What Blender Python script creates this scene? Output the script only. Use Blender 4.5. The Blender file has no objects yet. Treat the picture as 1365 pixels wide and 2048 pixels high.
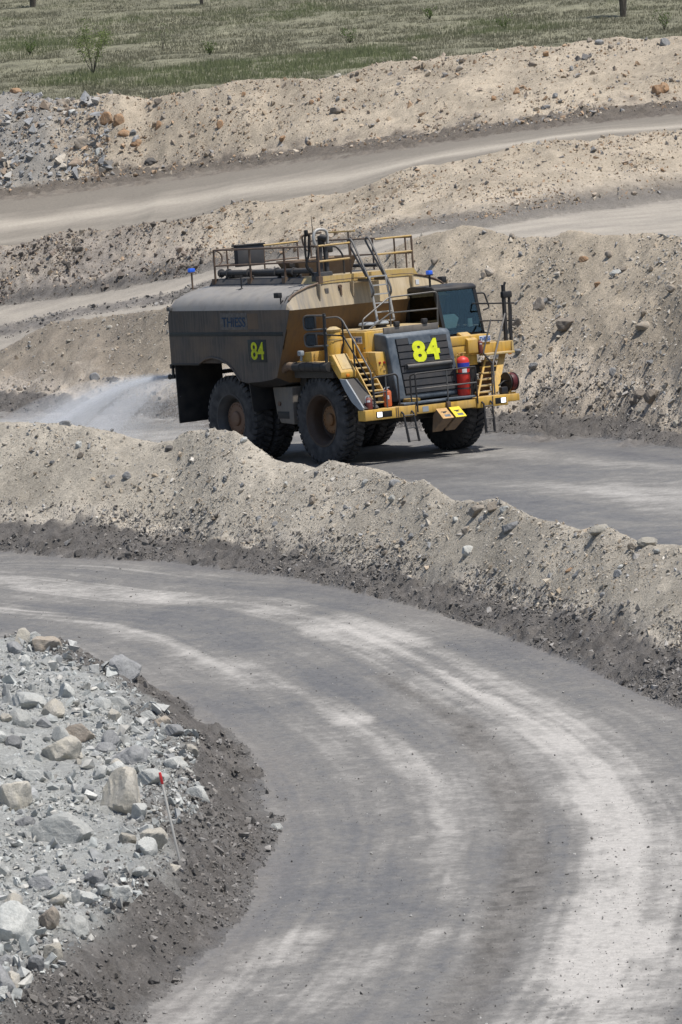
import bpy, bmesh, math, random
import numpy as np
from mathutils import Vector, Matrix

random.seed(7)
rng = np.random.default_rng(7)
scene = bpy.context.scene
COL = scene.collection

# ------------------------------------------------------------------ camera
FPX, DIST, CAMZ = 9400.0, 143.0, 13.8
TH, RHO = math.radians(6.18), math.radians(3.2)
CAM = np.array([0.0, -DIST, CAMZ])
fw = np.array([0, math.cos(TH), -math.sin(TH)])
r0 = np.array([1.0, 0, 0]); u0 = np.cross(r0, fw)
RT = math.cos(RHO) * r0 - math.sin(RHO) * u0
UP = math.sin(RHO) * r0 + math.cos(RHO) * u0
cd = bpy.data.cameras.new('camera')
cam = bpy.data.objects.new('camera', cd); COL.objects.link(cam)
cam.matrix_world = Matrix([[RT[0], UP[0], -fw[0], CAM[0]], [RT[1], UP[1], -fw[1], CAM[1]],
                           [RT[2], UP[2], -fw[2], CAM[2]], [0, 0, 0, 1]])
cd.sensor_fit = 'VERTICAL'; cd.sensor_height = 36.0; cd.sensor_width = 24.0
cd.lens = FPX / 2048 * 36.0
cd.clip_start = 1.0; cd.clip_end = 3000
cd.dof.use_dof = True; cd.dof.focus_distance = 143.0; cd.dof.aperture_fstop = 9.0
scene.camera = cam

# ------------------------------------------------------------------ world, sun, exposure
SUN_EL = math.radians(69)
sun_h = np.array([0.90, -0.43]); sun_h /= np.linalg.norm(sun_h)
w = bpy.data.worlds.new('World'); scene.world = w; w.use_nodes = True
nt = w.node_tree; nt.nodes.clear()
sky = nt.nodes.new('ShaderNodeTexSky'); sky.sky_type = 'NISHITA'; sky.sun_disc = False
sky.sun_elevation = SUN_EL; sky.sun_rotation = math.atan2(sun_h[0], sun_h[1])
sky.air_density = 1.0; sky.dust_density = 1.5; sky.altitude = 200
bg = nt.nodes.new('ShaderNodeBackground'); bg.inputs['Strength'].default_value = 0.10
wo = nt.nodes.new('ShaderNodeOutputWorld')
nt.links.new(sky.outputs[0], bg.inputs[0]); nt.links.new(bg.outputs[0], wo.inputs[0])
sl = bpy.data.lights.new('sun', 'SUN'); sl.energy = 4.2; sl.angle = math.radians(0.55); sl.color = (1.0, 0.955, 0.89)
so = bpy.data.objects.new('sun', sl); COL.objects.link(so)
sd = Vector((sun_h[0] * math.cos(SUN_EL), sun_h[1] * math.cos(SUN_EL), math.sin(SUN_EL)))
so.rotation_euler = sd.to_track_quat('Z', 'Y').to_euler()
so.location = (30, 20, 80)
scene.view_settings.view_transform = 'Standard'; scene.view_settings.look = 'None'
scene.view_settings.exposure = 0.12; scene.view_settings.gamma = 1.0
scene.view_settings.use_curve_mapping = False
try:
    scene.cycles.max_bounces = 8; scene.cycles.volume_bounces = 3; scene.cycles.transparent_max_bounces = 16
except Exception:
    pass

# ------------------------------------------------------------------ helpers: rays through photo positions
def ray(x, y):
    return fw + RT * (x - 682.5) / FPX + UP * (1024 - y) / FPX
def atz(x, y, z):
    r = ray(x, y); return CAM + r * ((z - CAMZ) / r[2])
def atd(x, y, d):
    r = ray(x, y); return CAM + r * (d / r[1])

# ------------------------------------------------------------------ helpers: noise
def _hash(ix, iy, seed):
    h = (ix.astype(np.int64) * 374761393 + iy.astype(np.int64) * 668265263 + seed * 974634777) & 0xFFFFFFFF
    h = ((h ^ (h >> 13)) * 1274126177) & 0xFFFFFFFF
    h = (h ^ (h >> 16)) & 0xFFFF
    return h / 65535.0
def vn(x, y, seed=0):
    ix = np.floor(x); iy = np.floor(y); fx = x - ix; fy = y - iy
    fx = fx * fx * (3 - 2 * fx); fy = fy * fy * (3 - 2 * fy)
    a = _hash(ix, iy, seed); b = _hash(ix + 1, iy, seed); c = _hash(ix, iy + 1, seed); d = _hash(ix + 1, iy + 1, seed)
    return (a * (1 - fx) + b * fx) * (1 - fy) + (c * (1 - fx) + d * fx) * fy
def fbm(x, y, seed=0, o=4, g=0.5):
    s = 0; a = 1; t = 0
    for i in range(o):
        s = s + a * vn(x, y, seed + i * 17); t += a; a *= g; x = x * 2.03 + 11.3; y = y * 2.03 + 5.7
    return s / t - 0.5
def sst(a, b, x):
    t = np.clip((x - a) / (b - a), 0, 1); return t * t * (3 - 2 * t)

# ------------------------------------------------------------------ helpers: tags and meshes
def tag(o, label=None, cat=None, group=None, kind=None):
    if label: o['label'] = label
    if cat: o['category'] = cat
    if group: o['group'] = group
    if kind: o['kind'] = kind
    return o
def empty(name, loc=(0, 0, 0)):
    o = bpy.data.objects.new(name, None); COL.objects.link(o); o.location = loc; o.empty_display_size = 0.2
    return o
def link(name, me, mat=None, parent=None):
    o = bpy.data.objects.new(name, me); COL.objects.link(o)
    if mat is not None:
        me.materials.clear(); me.materials.append(mat)
    if parent is not None: o.parent = parent
    return o
def np_mesh(name, V, F, nper, cols=None, smooth=False):
    """V (n,3), F (m,nper)"""
    me = bpy.data.meshes.new(name)
    n = len(V); m = len(F)
    me.vertices.add(n); me.vertices.foreach_set('co', np.ascontiguousarray(V, dtype=np.float32).ravel())
    me.loops.add(m * nper); me.loops.foreach_set('vertex_index', np.ascontiguousarray(F, dtype=np.int32).ravel())
    me.polygons.add(m)
    me.polygons.foreach_set('loop_start', np.arange(0, m * nper, nper, dtype=np.int32))
    me.polygons.foreach_set('use_smooth', np.full(m, smooth, dtype=bool))
    me.update(calc_edges=True)
    if cols is not None:
        a = me.color_attributes.new('Col', 'FLOAT_COLOR', 'POINT')
        a.data.foreach_set('color', np.ascontiguousarray(cols, dtype=np.float32).ravel())
    return me

class MB:
    def __init__(s): s.v = []; s.f = []
    def add(s, vs, fs):
        b = len(s.v); s.v += [tuple(map(float, p)) for p in vs]; s.f += [tuple(i + b for i in f) for f in fs]; return s
    def box(s, x0, x1, y0, y1, z0, z1, b=0.0):
        x0, x1 = min(x0, x1), max(x0, x1); y0, y1 = min(y0, y1), max(y0, y1); z0, z1 = min(z0, z1), max(z0, z1)
        if b <= 0:
            return s.add([(x0, y0, z0), (x1, y0, z0), (x1, y1, z0), (x0, y1, z0), (x0, y0, z1), (x1, y0, z1), (x1, y1, z1), (x0, y1, z1)],
                  [(0, 3, 2, 1), (4, 5, 6, 7), (0, 1, 5, 4), (1, 2, 6, 5), (2, 3, 7, 6), (3, 0, 4, 7)])
        b = min(b, .45 * min(x1 - x0, y1 - y0, z1 - z0))
        bm = bmesh.new(); bmesh.ops.create_cube(bm, size=1)
        bmesh.ops.scale(bm, vec=(x1 - x0, y1 - y0, z1 - z0), verts=bm.verts)
        bmesh.ops.translate(bm, vec=((x0 + x1) / 2, (y0 + y1) / 2, (z0 + z1) / 2), verts=bm.verts)
        bmesh.ops.bevel(bm, geom=bm.edges[:], offset=b, segments=2, profile=.5, affect='EDGES')
        return s.bm(bm)
    def bm(s, bm):
        bm.verts.index_update()
        s.add([v.co[:] for v in bm.verts], [[v.index for v in f.verts] for f in bm.faces]); bm.free(); return s
    def prism(s, poly, a0, a1, axis='y', b=0.0, seg=2):
        """poly: 2D points; axis y: (x,z); axis x: (y,z); axis z: (x,y)"""
        def P(p, a):
            return (p[0], a, p[1]) if axis == 'y' else ((a, p[0], p[1]) if axis == 'x' else (p[0], p[1], a))
        n = len(poly)
        bm = bmesh.new()
        lo = [bm.verts.new(P(p, a0)) for p in poly]; hi = [bm.verts.new(P(p, a1)) for p in poly]
        bm.faces.new(lo); bm.faces.new(hi[::-1])
        for i in range(n): bm.faces.new((lo[i], hi[i], hi[(i + 1) % n], lo[(i + 1) % n]))
        bmesh.ops.recalc_face_normals(bm, faces=bm.faces[:])
        if b > 0: bmesh.ops.bevel(bm, geom=bm.edges[:], offset=b, segments=seg, profile=.5, affect='EDGES')
        return s.bm(bm)
    def tube(s, pts, r, n=8, cap=True, round_=0.0):
        pts = [Vector(p) for p in pts]
        if round_ > 0 and len(pts) > 2:
            q = [pts[0]]
            for i in range(1, len(pts) - 1):
                a, p, c = pts[i - 1], pts[i], pts[i + 1]
                d1 = min(round_, (a - p).length * .45); d2 = min(round_, (c - p).length * .45)
                A = p + (a - p).normalized() * d1; B = p + (c - p).normalized() * d2
                for t in (0, .25, .5, .75, 1): q.append(A * (1 - t) ** 2 + p * 2 * t * (1 - t) + B * t * t)
            q.append(pts[-1]); pts = q
        rs = r if isinstance(r, (list, tuple)) else [r] * len(pts)
        vs = []; fs = []; up = None
        for i, p in enumerate(pts):
            d = (pts[min(i + 1, len(pts) - 1)] - pts[max(i - 1, 0)]).normalized()
            if up is None: up = Vector((0, 0, 1)) if abs(d.z) < .9 else Vector((1, 0, 0))
            x = d.cross(up).normalized(); up = x.cross(d).normalized()
            for k in range(n):
                a = 2 * math.pi * k / n
                vs.append(p + (x * math.cos(a) + up * math.sin(a)) * rs[i])
        for i in range(len(pts) - 1):
            for k in range(n):
                fs.append((i * n + k, i * n + (k + 1) % n, (i + 1) * n + (k + 1) % n, (i + 1) * n + k))
        if cap: fs.append(tuple(range(n))[::-1]); fs.append(tuple((len(pts) - 1) * n + k for k in range(n)))
        return s.add(vs, fs)
    def lathe(s, prof, c, axis='y', n=48):
        """prof: (radius, offset along axis)"""
        vs = []; fs = []
        for (r, o) in prof:
            for k in range(n):
                a = 2 * math.pi * k / n; u, v = r * math.cos(a), r * math.sin(a)
                if axis == 'y': vs.append((c[0] + u, c[1] + o, c[2] + v))
                elif axis == 'z': vs.append((c[0] + u, c[1] + v, c[2] + o))
                else: vs.append((c[0] + o, c[1] + u, c[2] + v))
        m = len(prof)
        for i in range(m - 1):
            for k in range(n):
                fs.append((i * n + k, i * n + (k + 1) % n, (i + 1) * n + (k + 1) % n, (i + 1) * n + k))
        return s.add(vs, fs)
    def mesh(s, name, smooth=40, fix=True):
        me = bpy.data.meshes.new(name)
        me.from_pydata(s.v, [], s.f); me.update()
        if fix:
            bm = bmesh.new(); bm.from_mesh(me); bmesh.ops.recalc_face_normals(bm, faces=bm.faces[:]); bm.to_mesh(me); bm.free()
        if smooth:
            me.polygons.foreach_set('use_smooth', [True] * len(me.polygons))
            me.set_sharp_from_angle(angle=math.radians(smooth))
        return me
    def build(s, name, mat, parent=None, smooth=40, fix=True):
        return link(name, s.mesh(name, smooth, fix), mat, parent)

# ------------------------------------------------------------------ helpers: materials
class NT:
    def __init__(s, name):
        s.m = bpy.data.materials.new(name); s.m.use_nodes = True
        s.t = s.m.node_tree; s.t.nodes.clear()
        s.out = s.t.nodes.new('ShaderNodeOutputMaterial')
    def n(s, typ, **k):
        o = s.t.nodes.new('ShaderNode' + typ)
        for a, b in k.items():
            if a in o.inputs.keys() if isinstance(a, str) else False: o.inputs[a].default_value = b
            else: setattr(o, a, b)
        return o
    def l(s, a, b): s.t.links.new(a, b)
    def noise(s, vec, scale, detail=4, rough=.55):
        o = s.t.nodes.new('ShaderNodeTexNoise'); o.inputs['Scale'].default_value = scale
        o.inputs['Detail'].default_value = detail; o.inputs['Roughness'].default_value = rough
        if vec is not None: s.l(vec, o.inputs['Vector'])
        return o.outputs['Fac']
    def ramp(s, fac, stops):
        o = s.t.nodes.new('ShaderNodeValToRGB'); e = o.color_ramp.elements
        while len(e) < len(stops): e.new(.5)
        for i, (p, c) in enumerate(stops):
            e[i].position = p; e[i].color = (c, c, c, 1) if isinstance(c, (int, float)) else (*c, 1)
        s.l(fac, o.inputs[0]); return o.outputs[0]
    def mix(s, fac, a, b, typ='MIX'):
        o = s.t.nodes.new('ShaderNodeMix'); o.data_type = 'RGBA'; o.blend_type = typ
        for i, v in ((0, fac), (6, a), (7, b)):
            if isinstance(v, (int, float)): o.inputs[i].default_value = v
            elif isinstance(v, tuple): o.inputs[i].default_value = (*v, 1)
            else: s.l(v, o.inputs[i])
        return o.outputs[2]
    def math(s, op, a, b=0.0):
        o = s.t.nodes.new('ShaderNodeMath'); o.operation = op
        for i, v in ((0, a), (1, b)):
            if isinstance(v, (int, float)): o.inputs[i].default_value = v
            else: s.l(v, o.inputs[i])
        return o.outputs[0]
    def coord(s, scale=(1, 1, 1), which='Object'):
        c = s.t.nodes.new('ShaderNodeTexCoord'); mp = s.t.nodes.new('ShaderNodeMapping')
        mp.inputs['Scale'].default_value = scale; s.l(c.outputs[which], mp.inputs['Vector']); return mp.outputs[0]
    def bump(s, h, strength=.3, dist=.02):
        o = s.t.nodes.new('ShaderNodeBump'); o.inputs['Strength'].default_value = strength; o.inputs['Distance'].default_value = dist
        s.l(h, o.inputs['Height']); return o.outputs[0]
    def bsdf(s, col, rough=.6, metal=0.0, normal=None, spec=.4, **k):
        o = s.t.nodes.new('ShaderNodeBsdfPrincipled')
        for nm, v in (('Base Color', col), ('Roughness', rough), ('Metallic', metal), ('Specular IOR Level', spec)):
            if isinstance(v, tuple): o.inputs[nm].default_value = (*v, 1)
            elif isinstance(v, (int, float)): o.inputs[nm].default_value = v
            else: s.l(v, o.inputs[nm])
        for nm, v in k.items():
            nm = nm.replace('_', ' ')
            o.inputs[nm].default_value = (*v, 1) if isinstance(v, tuple) else v
        if normal is not None: s.l(normal, o.inputs['Normal'])
        s.l(o.outputs[0], s.out.inputs[0]); return o

M = {}
def paint(name, col, dust=(.36, .29, .2), amt=.45, rough=.5, grime=(.06, .05, .045), gamt=.4, metal=0.0, streak=True):
    t = NT(name)
    co = t.coord(); st = t.coord((3.2, 3.2, .35))
    n1 = t.ramp(t.noise(co, 2.2, 6, .65), [(.38, 0), (.72, 1)])
    n2 = t.ramp(t.noise(st if streak else co, 3.0, 5, .6), [(.48, 0), (.75, 1)])
    # dust settles on what faces up
    g = t.n('NewGeometry'); sp = t.n('SeparateXYZ'); t.l(g.outputs['Normal'], sp.inputs[0])
    up = t.ramp(sp.outputs[2], [(.25, 0), (.95, 1)])
    c = t.mix(t.math('MULTIPLY', n1, amt), col, dust)
    c = t.mix(t.math('MULTIPLY', t.math('MULTIPLY', up, t.math('ADD', n1, .5)), min(1, amt * 1.1)), c, dust)
    c = t.mix(t.math('MULTIPLY', n2, gamt), c, grime)
    r = t.math('ADD', t.math('MULTIPLY', n1, .25), rough)
    t.bsdf(c, r, metal, t.bump(t.noise(co, 30, 3), .08, .01)); M[name] = t.m; return t.m
def plain(name, col, rough=.6, metal=0.0, var=.25, scale=6, spec=.4, **k):
    t = NT(name); co = t.coord()
    n = t.noise(co, scale, 4)
    c = t.mix(t.ramp(n, [(.3, 0), (.7, 1)]), tuple(x * (1 - var) for x in col), tuple(min(1, x * (1 + var)) for x in col))
    t.bsdf(c, rough, metal, t.bump(n, .1, .01), spec, **k); M[name] = t.m; return t.m

paint('yellow', (.63, .375, .055), dust=(.44, .35, .23), amt=.45, gamt=.42)
paint('yellow_dusty', (.58, .40, .13), dust=(.50, .40, .25), amt=.8, gamt=.25)
paint('shroud', (.055, .072, .092), dust=(.27, .30, .33), amt=.42, gamt=.2, rough=.42)
paint('black_steel', (.018, .019, .022), dust=(.12, .105, .09), amt=.3, gamt=.1)
paint('slate', (.045, .047, .052), dust=(.11, .10, .09), amt=.45, gamt=.3)
paint('rail_steel', (.075, .08, .085), dust=(.22, .19, .16), amt=.5, gamt=.2, rough=.4)
paint('rail_rust', (.10, .062, .045), dust=(.30, .23, .16), amt=.5, gamt=.35)
paint('rail_yellow', (.55, .36, .10), dust=(.45, .36, .24), amt=.7, gamt=.3)
paint('grey_guard', (.30, .34, .38), dust=(.34, .32, .29), amt=.35, gamt=.15)
paint('grey_box', (.15, .14, .13), dust=(.28, .23, .17), amt=.5, gamt=.4)
paint('rust', (.20, .095, .035), dust=(.25, .17, .10), amt=.45, gamt=.4, streak=False)
paint('rim_brown_shade', (.048, .030, .021), dust=(.085, .06, .042), amt=.4, gamt=.4, streak=False)  # brown rim, darkened so the colour carries the shade inside the dish
paint('hub_mud', (.17, .095, .06), dust=(.24, .16, .11), amt=.5, gamt=.3, streak=False)
paint('mud_dark', (.028, .027, .027), dust=(.09, .08, .07), amt=.4, gamt=.2)
paint('tank_top', (.26, .25, .24), dust=(.32, .30, .27), amt=.5, gamt=.25, streak=False)
paint('tank_under_shade', (.165, .098, .044), dust=(.15, .108, .068), amt=.5, gamt=.5)  # tank front paint with the shade of the undercut put into the colour
paint('paint_patch', (.15, .10, .065), dust=(.12, .10, .085), amt=.6, gamt=.5)
paint('hopper', (.15, .095, .055), dust=(.27, .20, .13), amt=.5, gamt=.4)
paint('aluminium', (.46, .46, .45), dust=(.42, .38, .32), amt=.4, gamt=.2, metal=.3)
paint('red_paint', (.62, .03, .02), dust=(.4, .2, .15), amt=.12, gamt=.06, rough=.32, streak=False)
paint('red_dull', (.16, .025, .022), dust=(.3, .2, .16), amt=.35, gamt=.3, streak=False)
paint('orange_paint', (.62, .12, .03), dust=(.45, .3, .2), amt=.35, gamt=.2, streak=False)
plain('blue_band', (.03, .05, .35), .4)
plain('white_decal', (.74, .75, .76), .5, var=.08)
plain('blue_ink', (.02, .10, .36), .5, var=.15)
plain('faint_panel', (.13, .12, .112), .7, var=.3, scale=9)
plain('faint_blue', (.018, .045, .095), .6, var=.35, scale=12)
plain('plate_dark', (.022, .026, .028), .5)
plain('lime', (.52, .58, .012), .5, var=.3, scale=9)
plain('lime_bright', (.66, .71, .02), .55, var=.16, scale=7)
plain('chock_yellow', (.80, .60, .02), .5, var=.12)
plain('chock_tan', (.55, .33, .13), .6, var=.2)
plain('black_ink', (.01, .01, .01), .5)
plain('brass', (.42, .27, .09), .4, .6)
plain('reflector', (.28, .03, .02), .25)
plain('amber', (.65, .20, .02), .25)
plain('hose_red', (.09, .015, .018), .5)
plain('mirror_face', (.03, .045, .065), .15, .2)
plain('seat_cloth', (.80, .84, .82), .8, var=.08)
plain('cab_dark', (.012, .013, .015), .6)
plain('white_lens', (.9, .92, .95), .2, var=.02, Emission_Color=(.95, .97, 1), Emission_Strength=1.6)
plain('blue_lens', (.03, .10, .6), .2, var=.05, Emission_Color=(.06, .25, 1), Emission_Strength=.2)
plain('stake_white', (.55, .53, .49), .6, var=.1)
plain('stake_red', (.55, .03, .035), .5, var=.15)

# rubber with dusty sidewall
t = NT('rubber'); co = t.coord(); n = t.ramp(t.noise(co, 3.5, 5, .6), [(.35, 0), (.7, 1)])
t.bsdf(t.mix(n, (.030, .031, .034), (.085, .084, .086)), .78, 0, t.bump(t.noise(co, 25, 3), .15, .01), .3); M['rubber'] = t.m
# muddy tank side: brown-grey grime running down over paint
t = NT('tank_side'); co = t.coord((1, 1, 1)); st = t.coord((5.5, 1, .28))
a = t.ramp(t.noise(st, 2.6, 6, .65), [(.35, 0), (.68, 1)]); b = t.ramp(t.noise(co, .8, 4, .6), [(.42, 0), (.7, 1)])
c = t.mix(a, (.060, .055, .052), (.125, .108, .094)); c = t.mix(t.math('MULTIPLY', b, .75), c, (.180, .130, .092))
t.bsdf(c, .62, 0, t.bump(a, .06, .01), .35); M['tank_side'] = t.m
# tank front: faded yellow under dust, grey streaks stronger towards the right-hand side of the vehicle
t = NT('tank_front'); co = t.coord(); st = t.coord((1, 4.5, .3))
a = t.ramp(t.noise(st, 2.2, 6, .6), [(.40, 0), (.70, 1)]); b = t.ramp(t.noise(co, 1.6, 5, .6), [(.3, 0), (.75, 1)])
sp = t.n('SeparateXYZ'); t.l(co, sp.inputs[0])
side = t.ramp(t.math('ADD', t.math('MULTIPLY', sp.outputs[1], -.17), .5), [(.40, 0), (.92, 1)])
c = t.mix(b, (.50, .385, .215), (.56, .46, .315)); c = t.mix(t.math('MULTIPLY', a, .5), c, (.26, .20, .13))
c = t.mix(t.math('MULTIPLY', side, t.math('ADD', t.math('MULTIPLY', a, .45), .45)), c, (.22, .21, .20))
t.bsdf(c, .6, 0, t.bump(b, .05, .01), .35); M['tank_front'] = t.m
# glass
def glass(name, tint, mixf):
    t = NT(name)
    tr = t.n('BsdfTransparent'); tr.inputs[0].default_value = (*tint, 1)
    gl = t.n('BsdfGlossy'); gl.inputs['Roughness'].default_value = .03; gl.inputs[0].default_value = (.8, .9, .9, 1)
    fr = t.n('Fresnel'); fr.inputs[0].default_value = 1.5
    mx = t.n('MixShader'); t.l(t.math('ADD', fr.outputs[0], mixf), mx.inputs[0]); t.l(tr.outputs[0], mx.inputs[1]); t.l(gl.outputs[0], mx.inputs[2])
    t.l(mx.outputs[0], t.out.inputs[0]); M[name] = t.m
glass('glass', (.80, .90, .87), .0); glass('glass_dark', (.10, .12, .12), .0)

# soils: colour attribute (kind of soil) x fine grain
def soil(name, grain=.35, gs=9.0, bump=.5, bd=.03, rough=.92):
    t = NT(name); at = t.n('Attribute', attribute_name='Col'); co = t.coord()
    a = t.noise(co, gs, 5, .7); b = t.noise(co, gs * 4.3, 4, .7)
    g = t.math('ADD', t.math('MULTIPLY', a, .5), t.math('MULTIPLY', b, .5))
    g = t.ramp(g, [(.32, 1 - grain), (.5, 1.0), (.68, 1 + grain)])
    c = t.mix(1.0, at.outputs['Color'], g, 'MULTIPLY')
    r = t.math('SUBTRACT', rough, t.math('MULTIPLY', at.outputs['Alpha'], .35))
    t.bsdf(c, r, 0, t.bump(g, bump, bd), .3); M[name] = t.m
soil('soil_loose', .46, 12, .8, .05); soil('soil_road', .34, 7.0, .6, .02); soil('soil_field', .4, 1.2, .5, .1)
# stones carry their own colours
t = NT('stone'); at = t.n('Attribute', attribute_name='Col'); co = t.coord()
g = t.ramp(t.noise(co, 9, 5, .65), [(.3, .72), (.7, 1.2)])
t.bsdf(t.mix(1.0, at.outputs['Color'], g, 'MULTIPLY'), .9, 0, t.bump(g, .4, .03), .3); M['stone'] = t.m
def rockmat(name, col, alt):
    t = NT(name); co = t.coord(); oi = t.n('ObjectInfo')
    n = t.ramp(t.noise(co, 2.6, 7, .65), [(.32, 0), (.68, 1)]); n2 = t.noise(co, 14, 5, .7)
    c = t.mix(n, col, alt); c = t.mix(1.0, c, t.ramp(oi.outputs['Random'], [(0, .78), (1, 1.15)]), 'MULTIPLY')
    c = t.mix(1.0, c, t.ramp(n2, [(.3, .75), (.7, 1.15)]), 'MULTIPLY')
    t.bsdf(c, .9, 0, t.bump(n2, .6, .04), .3); M[name] = t.m
rockmat('rock_pale', (.44, .45, .43), (.53, .525, .49)); rockmat('rock_cream', (.50, .46, .38), (.42, .40, .36))
rockmat('rock_slate', (.23, .232, .235), (.33, .33, .325)); rockmat('rock_brown', (.26, .22, .18), (.35, .31, .26))
rockmat('rock_rust', (.33, .19, .10), (.42, .30, .20)); rockmat('rock_dark', (.09, .085, .08), (.16, .15, .14))
rockmat('rock_tan', (.42, .35, .27), (.36, .33, .29))
t = NT('leaf'); at = t.n('Attribute', attribute_name='Col')
df = t.n('BsdfDiffuse'); tl = t.n('BsdfTranslucent'); mx = t.n('MixShader'); mx.inputs[0].default_value = .42
t.l(at.outputs['Color'], df.inputs[0]); t.l(at.outputs['Color'], tl.inputs[0]); t.l(df.outputs[0], mx.inputs[1]); t.l(tl.outputs[0], mx.inputs[2]); t.l(mx.outputs[0], t.out.inputs[0]); M['leaf'] = t.m
plain('bark', (.085, .075, .062), .9)
t = NT('water_drop'); df = t.n('BsdfDiffuse'); df.inputs[0].default_value = (.92, .95, .98, 1); tl = t.n('BsdfTranslucent'); tl.inputs[0].default_value = (.92, .95, .98, 1)
mx = t.n('MixShader'); mx.inputs[0].default_value = .5; t.l(df.outputs[0], mx.inputs[1]); t.l(tl.outputs[0], mx.inputs[2]); t.l(mx.outputs[0], t.out.inputs[0]); M['water_drop'] = t.m

# ================================================================== TERRAIN
YAW, GA = math.radians(35), math.radians(1.6)
_fx = np.array([math.sin(YAW), -math.cos(YAW), 0]); TY = np.array([math.cos(YAW), math.sin(YAW), 0]); _fz = np.array([0, 0, 1.0])
TX = _fx * math.cos(GA) + _fz * math.sin(GA); TZ = -_fx * math.sin(GA) + _fz * math.cos(GA)
TP = atz(642, 842, 1.33) + 2.64 * TY - 1.33 * TZ          # ground under the middle of the front axle
def plane_z(x, y):
    s = (x - TP[0]) * _fx[0] + (y - TP[1]) * _fx[1]
    return np.clip(TP[2] + math.tan(GA) * s, -0.24, 0.45)
def L(pts, kind='z'):
    """bend lines of the ground; each point is placed in the world with its own height or distance"""
    o = []
    for p in pts:
        if p[2] == 'r':
            z = 0.0
            for _ in range(6):
                q = atz(p[0], p[1], z); z = float(plane_z(q[0], q[1]))
            o.append(atz(p[0], p[1], z))
        elif kind == 'd': o.append(atd(*p))
        else: o.append(atz(*p))
    return np.array(o)
def off(Ln, dy, z=None, dx=0.0):
    o = Ln.copy(); o[:, 1] += dy; o[:, 0] += dx
    if z is not None: o[:, 2] = z(o[:, 0], o[:, 1]) if callable(z) else z
    return o
def ext(Ln, l, r):
    """carry a line on beyond the picture, both ends; l, r = (dx, dy, dz)"""
    return np.vstack([Ln[0] + np.array(l), Ln, Ln[-1] + np.array(r)])

def LK(pts, xs, ds):
    return np.array([atd(p[0], p[1], float(np.interp(p[0], xs, ds))) for p in pts])
# near road, far edge = toe of the near berm
L2 = L([(-120, 1100, 0), (0, 1106, 0), (200, 1118, 0), (380, 1130, 0), (480, 1140, 0), (600, 1160, 0), (665, 1175, 0), (819, 1213, 0), (973, 1259, 0), (1126, 1320, 0), (1280, 1387, 0), (1365, 1425, 0), (1480, 1480, 0)])
L2b = LK([(-120, 1040), (0, 1040), (150, 1040), (250, 1052), (400, 1080), (500, 1092), (640, 1112), (800, 1150), (1000, 1195), (1150, 1230), (1365, 1300), (1480, 1345)], [-120, 0, 345, 660, 968, 1200, 1365, 1480], [125.5, 124, 120.5, 113.5, 105.5, 98, 93.5, 90])
L3 = LK([(-120, 842), (0, 850), (60, 852), (120, 847), (180, 853), (240, 866), (310, 878), (345, 880), (390, 866), (425, 861), (475, 872), (520, 903), (550, 920), (610, 926), (660, 933), (740, 953), (800, 960), (850, 965), (880, 990), (910, 1004), (960, 1010), (1000, 1014), (1060, 1032), (1150, 1060), (1168, 1064), (1195, 1054), (1240, 1066), (1300, 1080), (1320, 1090), (1365, 1093), (1480, 1120)], [-120, 0, 345, 660, 968, 1200, 1365, 1480], [130, 128.5, 124.5, 118.5, 109, 102.5, 99, 96])
L3c = off(L3, .8); L3c[:, 2] -= .06
L3d = off(L3, 6.0, plane_z)
for i in range(len(L3d)):  # the oblique part of the berm needs a longer back along y
    u = i / (len(L3d) - 1); L3d[i, 1] += 3.5 * u; L3d[i, 2] = plane_z(L3d[i, 0], L3d[i, 1])
L4 = L([(-120, 822, 'r'), (0, 823, 'r'), (113, 825, 'r'), (345, 838, 'r'), (600, 848, 'r'), (800, 856, 'r'), (968, 866, 'r'), (1111, 872, 'r'), (1206, 876, 'r'), (1309, 890, 'r'), (1365, 897, 'r'), (1480, 915, 'r')])
L4b = LK([(-120, 775), (0, 778), (113, 782), (345, 795), (600, 805), (800, 812), (968, 818), (1111, 829), (1206, 833), (1309, 851), (1365, 861), (1480, 880)], [-120, 0, 345, 660, 968, 1200, 1365, 1480], [174.5, 172.5, 165.5, 159, 152.3, 146.5, 139.8, 133])
L5 = LK([(-120, 735), (0, 702), (48, 683), (106, 654), (161, 644), (226, 637), (322, 624), (430, 578), (520, 560), (640, 545), (720, 520), (800, 488), (880, 462), (950, 454), (990, 462), (1010, 470), (1040, 478), (1100, 474), (1150, 469), (1200, 472), (1300, 469), (1365, 471), (1480, 470)], [-120, 0, 200, 345, 660, 968, 1200, 1365, 1480], [180, 179, 176, 171, 167, 161.5, 156.5, 152.5, 149])
L5c = off(L5, 1.6); L5c[:, 2] -= .35
L6 = L([(-120, 625, 1.6), (0, 612, 1.8), (100, 600, 2.1), (200, 588, 2.4), (300, 566, 2.8), (350, 560, 3.0), (430, 540, 3.4), (520, 525, 3.7), (640, 510, 4.2), (720, 492, 4.6), (800, 472, 4.95), (880, 460, 5.1), (983, 455, 5.2), (1101, 433, 5.25), (1229, 417, 5.3), (1365, 400, 5.35), (1480, 385, 5.4)])
L7 = LK([(-120, 500), (0, 490), (58, 485), (129, 472), (200, 465), (258, 456), (290, 446), (338, 443), (375, 436), (410, 428), (450, 414), (560, 400), (640, 391), (690, 384), (740, 369), (800, 350), (850, 335), (900, 322), (1000, 305), (1060, 297), (1130, 280), (1250, 268), (1365, 265), (1480, 255)], [-120, 0, 200, 345, 660, 968, 1200, 1365, 1480], [208, 206, 201.5, 197.5, 192, 190, 193, 195, 197])
L7c = off(L7, 2.2); L7c[:, 2] -= .25
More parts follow.
